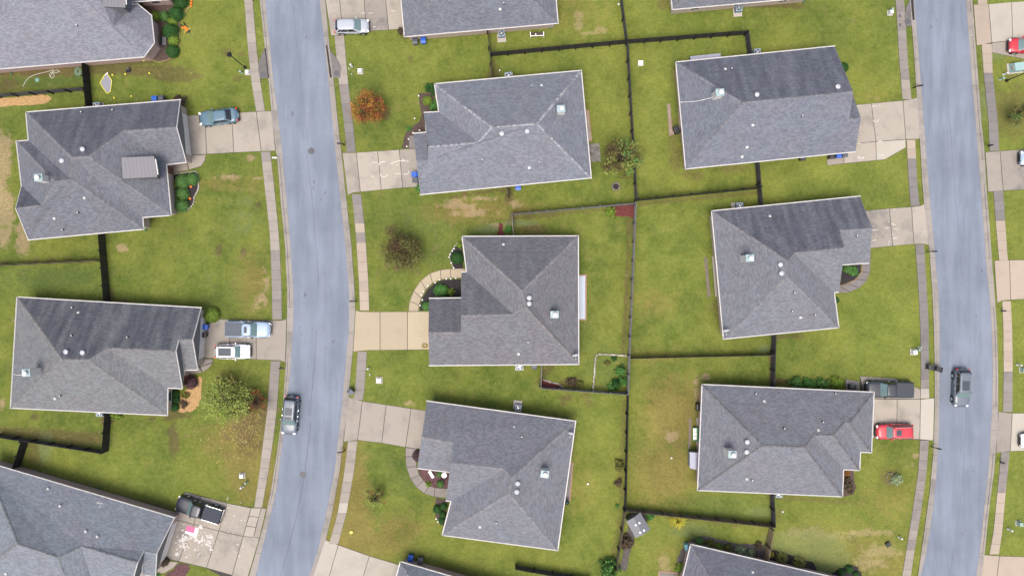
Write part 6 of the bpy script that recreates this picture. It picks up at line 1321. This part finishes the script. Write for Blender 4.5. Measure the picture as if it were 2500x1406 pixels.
# green bench with white cushions
c = W(1697, 1059, .4); t = thing('garden_bench', 'green bench with three white cushions left of the stepped house', 'bench', (c.x, c.y, 0))
MB().box((0, 0, .36), (.55, 1.6, .08)).build('seat', M_GREEN, t, False, True); MB().box((.26, 0, .6), (.07, 1.6, .5)).build('backrest', M_GREEN, t, False, True)
for s in (-1, 1): MB().box((0, s * .77, .5), (.5, .06, .35)).build('armrest', M_GREEN, t, False, True)
for s in (-1, 0, 1): MB().box((-.03, s * .49, .44), (.42, .44, .09)).build('cushion', M_LAMP, t, False, True)
for sx in (-1, 1):
    for sy in (-1, 1): MB().box((sx * .22, sy * .74, .17), (.06, .06, .34)).build('leg', M_GREEN, t, False, True)
def grill(label, px, py, boxy=True, rz=0.0):
    c = W(px, py, .6); t = thing('grill', label, 'grill', (c.x, c.y, 0), rz)
    if boxy:
        MB().box((0, 0, .45), (.6, .85, .8)).build('cabinet', M_BLACKPL, t, False, True); MB().add([(-.3, -.45, .85), (.3, -.45, .85), (.3, .45, .85), (-.3, .45, .85), (-.22, -.42, 1.1), (.18, -.42, 1.1), (.18, .42, 1.1), (-.22, .42, 1.1)], [(4, 5, 6, 7), (0, 1, 5, 4), (1, 2, 6, 5), (2, 3, 7, 6), (3, 0, 4, 7)]).build('hood', M_BLACKPL, t, False, True)
        MB().tube((-.28, -.3, 1.0), (-.28, .3, 1.0), .015).build('handle', M_CHROME, t, False, True)
    else:
        MB().lathe((0, 0, .5), [(.05, 0), (.22, .08), (.29, .25), (.29, .28), (.22, .45), (.001, .52)], 16).build('kettle', simple('kettle_teal', (.012, .035, .035), .25), t, True, True); MB().tube((.06, 0, 1.0), (-.06, 0, 1.0), .02).build('handle', M_CHROME, t, False, True)
        for k in range(3): MB().tube((.12 * math.cos(k * 2.1), .12 * math.sin(k * 2.1), .55), (.28 * math.cos(k * 2.1), .28 * math.sin(k * 2.1), 0), .012).build('leg', M_METAL, t, False, True)
grill('black boxy grill at the left wall of the stepped house', 1706, 993); grill('black kettle grill at the right wall of the bench house', 1384, 1225, False)
grill('blue-grey covered grill at the patio frame', 1652, 318, True, .3)
# fire ring, square lid, bench, planter, chairs
edge = [(1503 + 9 * math.cos(a * math.pi / 7), 456 + 9 * math.sin(a * math.pi / 7)) for a in range(15)]
c = W(1503, 456); t = thing('fire_ring', 'round stone fire ring on the lawn beside the leaning tree', 'fire pit', c)
for i in range(14):
    a = i * math.pi / 7; MB().box((.44 * math.cos(a), .44 * math.sin(a), .12), (.16, .19, .24), a + random.uniform(-.1, .1)).build('stone', simple('ring_stone', (.16, .135, .115), .9, ((6, .3),), rand=.2), t, False, True)
MB().lathe((0, 0, 0), [(.36, 0), (.36, .06), (.001, .05)], 14).build('ash', M_MULCH['black'], t, False, True)
c = W(2173, 1166); t = thing('stone_ring', 'ring of stones around bare soil on the lower right lawn', 'stone ring', c)
for i in range(12):
    a = i * math.pi / 6; MB().box((.42 * math.cos(a), .6 * math.sin(a), .06), (.12, .2, .14), a).build('stone', simple('ring_stone', (.16, .135, .115), .9), t, False, True)
c = W(1564, 155); tag(MB().box((c.x, c.y, .05), (.6, .62, .10)).box((c.x + .05, c.y, .11), (.3, .3, .02)).build('meter_cover', M_PED['white']), 'pale square lid on the lawn by the long black fence', 'lid')
c = W(1311, 86, .4); t = thing('patio_bench', 'white framed bench below the blue-grey top edge house', 'bench', (c.x, c.y, 0), .04)
MB().box((0, .1, .42), (1.6, .45, .05)).build('seat', simple('bench_brown', (.05, .035, .03), .7), t, False, True); MB().box((0, -.15, .55), (1.65, .07, .12)).build('backrest', M_LAMP, t, False, True)
for s in (-1, 1): MB().box((s * .8, 0, .35), (.08, .6, .7)).build('armrest', M_LAMP, t, False, True)
MB().box((-.15, -.02, .5), (.1, .3, .1)).build('centre_arm', M_LAMP, t, False, True)
c = W(1053, 1157, .3); t = thing('garden_bench', 'small white bench in the plum bed', 'bench', (c.x, c.y, 0), -1.0)
MB().box((0, 0, .42), (.95, .34, .07)).build('seat', M_LAMP, t, False, True)
for s in (-1, 1): MB().box((s * .34, 0, .2), (.08, .28, .4)).build('leg', M_LAMP, t, False, True)
c = W(1085, 1158); t = thing('planter', 'white round planter at the wall by the white bench', 'planter', c)
MB().lathe((0, 0, 0), [(.2, 0), (.3, .4), (.33, .42), (.28, .42), (.26, .36), (.001, .34)], 14).build('pot', M_LAMP, t, False, True)
for lb, x, y in (('dark plant pot left of three in the bottom right bed', 1797, 1349), ('terracotta-brown pot rightmost in the bottom right bed', 1841, 1351)):
    c = W(x, y); t = thing('planter', lb, 'planter', c); MB().lathe((0, 0, 0), [(.18, 0), (.26, .4), (.28, .42), (.23, .42), (.2, .3), (.001, .3)], 14).build('pot', simple('pot_brown', (.045, .03, .022), .6), t, False, True)
# pink and white mat on the driveway
c = W(467, 1293); t = thing('mat', 'pink mat on a white board on the paint-splashed driveway', 'mat', (c.x, c.y, .055), -.27)
MB().box((.1, -.05, .012), (1.45, 1.0, .02)).build('board', M_LAMP, t, False, True); MB().box((-.1, .08, .03), (1.05, .72, .016)).build('cloth', simple('mat_pink', (.50, .11, .24), .7), t, False, True)
# toys, balls, net, hoses
M_YEL = simple('toy_yellow', (.66, .60, .06), .5)
for i, (x, y, w) in enumerate(((276, 184, 'right of the net top'), (307, 182, 'below the dark oval toy'), (366, 180, 'rightmost on the bare soil'), (280, 240, 'lower left under the net'), (322, 236, 'lower right above the dormer roof'), (352, 149, 'under the top left downspout'))):
    c = W(x, y); tag(MB().lathe((c.x, c.y, 0), [(.05, .0), (.11, .05), (.13, .12), (.11, .19), (.05, .24), (.001, .25)], 12).build('ball', M_YEL, None, True), 'yellow ball ' + w, 'ball', 'yellow balls on the top left lawn')
pts = [(244, 203), (255, 184), (262, 180), (273, 197), (270, 224), (262, 229), (256, 222)]; t = thing('toy_net', 'yellow framed grey net goal lying on the top left lawn', 'net', W(258, 204)); P = [W(x, y, .12) for x, y in pts]
m = MB(); m.path(P + [P[0]], .045, 6); m.build('frame', M_YEL, t); mk('net', [p + Vector((0, 0, -.02)) for p in P], [tuple(range(len(P)))], simple('net_grey', (.21, .22, .26), .8, ((6, .1),)), t)
m = MB().tube(W(257, 184, .14), W(263, 178, .14), .06); m.build('hinge', M_LAMP, t)
c = W(314, 172); tag(MB().lathe((c.x, c.y, 0), [(.001, 0), (.3, .02), (.34, .08), (.28, .13), (.2, .1), (.001, .09)], 16).build('toy_saucer', M_BLACKPL), 'dark oval toy on the bare soil below the top left house', 'toy')
c = W(91, 196); tag(MB().lathe((c.x, c.y, 0), [(.25, 0), (.25, .06), (.001, .07)], 14).build('round_lid', simple('lid_teal', (.13, .26, .24), .5)), 'teal round lid on grass below the top left house', 'lid')
M_HOSE = simple('hose_pale', (.40, .42, .36), .6); M_HOSEG = simple('hose_green', (.16, .27, .20), .6)
tag(MB().path([W(x, y, .03) for x, y in [(56, 212), (62, 200), (70, 190), (85, 183), (105, 178), (122, 174), (130, 170), (127, 180), (122, 188), (128, 192), (133, 186), (128, 176), (140, 171), (146, 175), (136, 179), (124, 177), (120, 184), (126, 190)]], .035, 5).build('garden_hose', M_HOSE), 'pale garden hose tangled on the grass by the top left wall', 'hose')
tag(MB().path([W(190 + 9 * math.cos(a * .7) * (1 - .02 * a), 175 + 11 * math.sin(a * .7) * (1 - .02 * a), .03 + .002 * a) for a in range(34)], .03, 5).build('garden_hose', M_HOSEG), 'coiled green hose beside the top left black fence', 'hose')
tag(MB().path([W(1037 + 8 * math.cos(a * .55) * (1 - .012 * a), 844 + 6.5 * math.sin(a * .55) * (1 - .012 * a), .075 + .003 * a) for a in range(40)], .035, 5).build('garden_hose', simple('hose_olive', (.24, .20, .05), .6)), 'coiled olive hose on the cream driveway', 'hose')
M_ORG = simple('pumpkin_orange', (.62, .16, .012), .5); M_STEM = simple('pumpkin_stem', (.08, .09, .03), .8)
def pumpkin(label, x, y, r=.17):
    c = W(x, y); t = thing('pumpkin', label, 'pumpkin', c, group='pumpkins'); v = []; f = []; n = 24; pr = [(.3, .0), (.8, .15), (1, .5), (.85, .9), (.4, 1.08), (.05, 1.02)]
    for a, z in pr:
        for i in range(n): q = a * r * (1 + .07 * math.cos(i * math.pi / 1.5)); v.append((q * math.cos(2 * math.pi * i / n), q * math.sin(2 * math.pi * i / n), z * r * 1.4))
    for k in range(len(pr) - 1):
        for i in range(n): f.append((k * n + i, k * n + (i + 1) % n, (k + 1) * n + (i + 1) % n, (k + 1) * n + i))
    mk('rind', v, f, M_ORG, t, True, True); MB().tube((0, 0, r * 1.3), (.02, .01, r * 1.8), .02, .015, 6).build('stem', M_STEM, t, False, True)
for lb, x, y in (('orange pumpkin at the very top edge by dark shrub', 468.5, 2), ('orange pumpkin second from the top edge', 468, 9), ('orange pumpkin third from the top edge', 467, 16), ('orange pumpkin among the clipped shrubs, upper', 467, 456), ('orange pumpkin among the clipped shrubs, lower', 465, 485), ('small pumpkin by the straw-coloured figure', 447, 69)): pumpkin(lb, x, y, .16)
# halloween scarecrow figure lying on the lawn, and a bench
c = W(454, 70, .1); t = thing('scarecrow', 'orange and black scarecrow figure lying by the top left shrubs', 'scarecrow', (c.x, c.y, .02), -.9)
MB().box((0, 0, .12), (.5, .34, .2)).build('torso', M_ORG, t, False, True)
for s in (-1, 1): MB().tube((-.2, s * .1, .1), (-.75, s * .22, .08), .085, .06, 8).build('leg', M_BLACKPL, t, False, True); MB().tube((.2, s * .17, .12), (.35, s * .5, .1), .06, .045, 8).build('arm', simple('straw_yellow', (.6, .36, .06), .7), t, False, True)
MB().lathe((.4, 0, .02), [(.05, 0), (.14, .08), (.15, .16), (.1, .26), (.001, .3)], 12).build('head', simple('straw_yellow', (.6, .36, .06), .7), t, True, True); MB().lathe((.52, 0, .1), [(.2, 0), (.2, .02), (.1, .04), (.06, .25), (.001, .28)], 12).build('hat', M_BLACKPL, t, False, True)
c = W(398, 101, .4); t = thing('garden_bench', 'dark bench against the top left bay', 'bench', (c.x, c.y, 0), 0)
MB().box((.15, 0, .42), (.5, 1.0, .06)).build('seat', simple('bench_steel', (.12, .12, .13), .5), t, False, True); MB().box((-.16, 0, .65), (.08, 1.0, .5)).build('backrest', M_BLACKPL, t, False, True)
for sx in (-.05, .35):
    for sy in (-.45, .45): MB().box((sx, sy, .2), (.06, .06, .4)).build('leg', M_BLACKPL, t, False, True)
c = W(858, 1298); tag(MB().box((c.x, c.y, .1), (.3, .32, .2), .5).box((c.x + .05, c.y + .1, .22), (.2, .16, .06), .2).build('yellow_bag', simple('bag_yellow', (.75, .65, .12), .6)), 'small yellow bag on the dry lawn of the bench house', 'bag')
c = W(2168, 1328, .2); t = thing('lawn_lamp', 'low dark lawn lamp stand in the lower right lawn', 'lamp', (c.x, c.y, 0), .6)
MB().box((0, 0, .2), (.6, .5, .3)).build('housing', simple('lamp_dark', (.018, .024, .02), .6), t, False, True); MB().box((0, 0, .38), (.4, .3, .08)).build('lid', simple('lamp_dark', (.018, .024, .02), .6), t, False, True)
c = W(1675, 1333, .5); tag(MB().box((c.x, c.y, .5), (.42, .72, 1.0), .1).box((c.x - .05, c.y + .05, 1.03), (.36, .6, .06), .1).build('rain_barrel', simple('barrel_teal', (.16, .36, .44), .4)), 'pale teal box against the bottom right house corner', 'box')
for lb, x, y, r in (('white round cap on the long black fence lawn', 1541, 290, .13), ('white ball on the dry back yard', 1639, 1117, .12), ('white ball on the lawn right of the bench house', 1435, 1180, .14), ('white lamp ball in the yard above the pale grey house', 1220, 173, .1), ('white ball below the stepped house', 1910, 1248, .12), ('pale ball beside the top middle fence', 1510, 12, .12)):
    c = W(x, y); tag(MB().lathe((c.x, c.y, 0), [(r * .4, 0), (r, r * .7), (r, r * 1.2), (r * .4, r * 1.9), (.001, r * 2)], 12).build('ball', M_LAMP, None, True), lb, 'ball')
tag(MB().path([W(x, y, z) for x, y, z in [(1660, 250, 2.95), (1685, 249, 3.75), (1705, 247, 4.4), (1725, 242, 5.0), (1742, 238, 5.6)]], .025, 5).build('cable', M_LAMP), 'white cable across the roof to the wired chimney', 'cable')
tag(MB().path([W(x, y, z) for x, y, z in [(33, 913, 2.9), (40, 915, 3.3), (50, 915, 3.9), (58, 913, 4.5)]], .025, 5).build('cable', M_LAMP), 'white cable from the left eave to the chimney above straw bed house', 'cable')
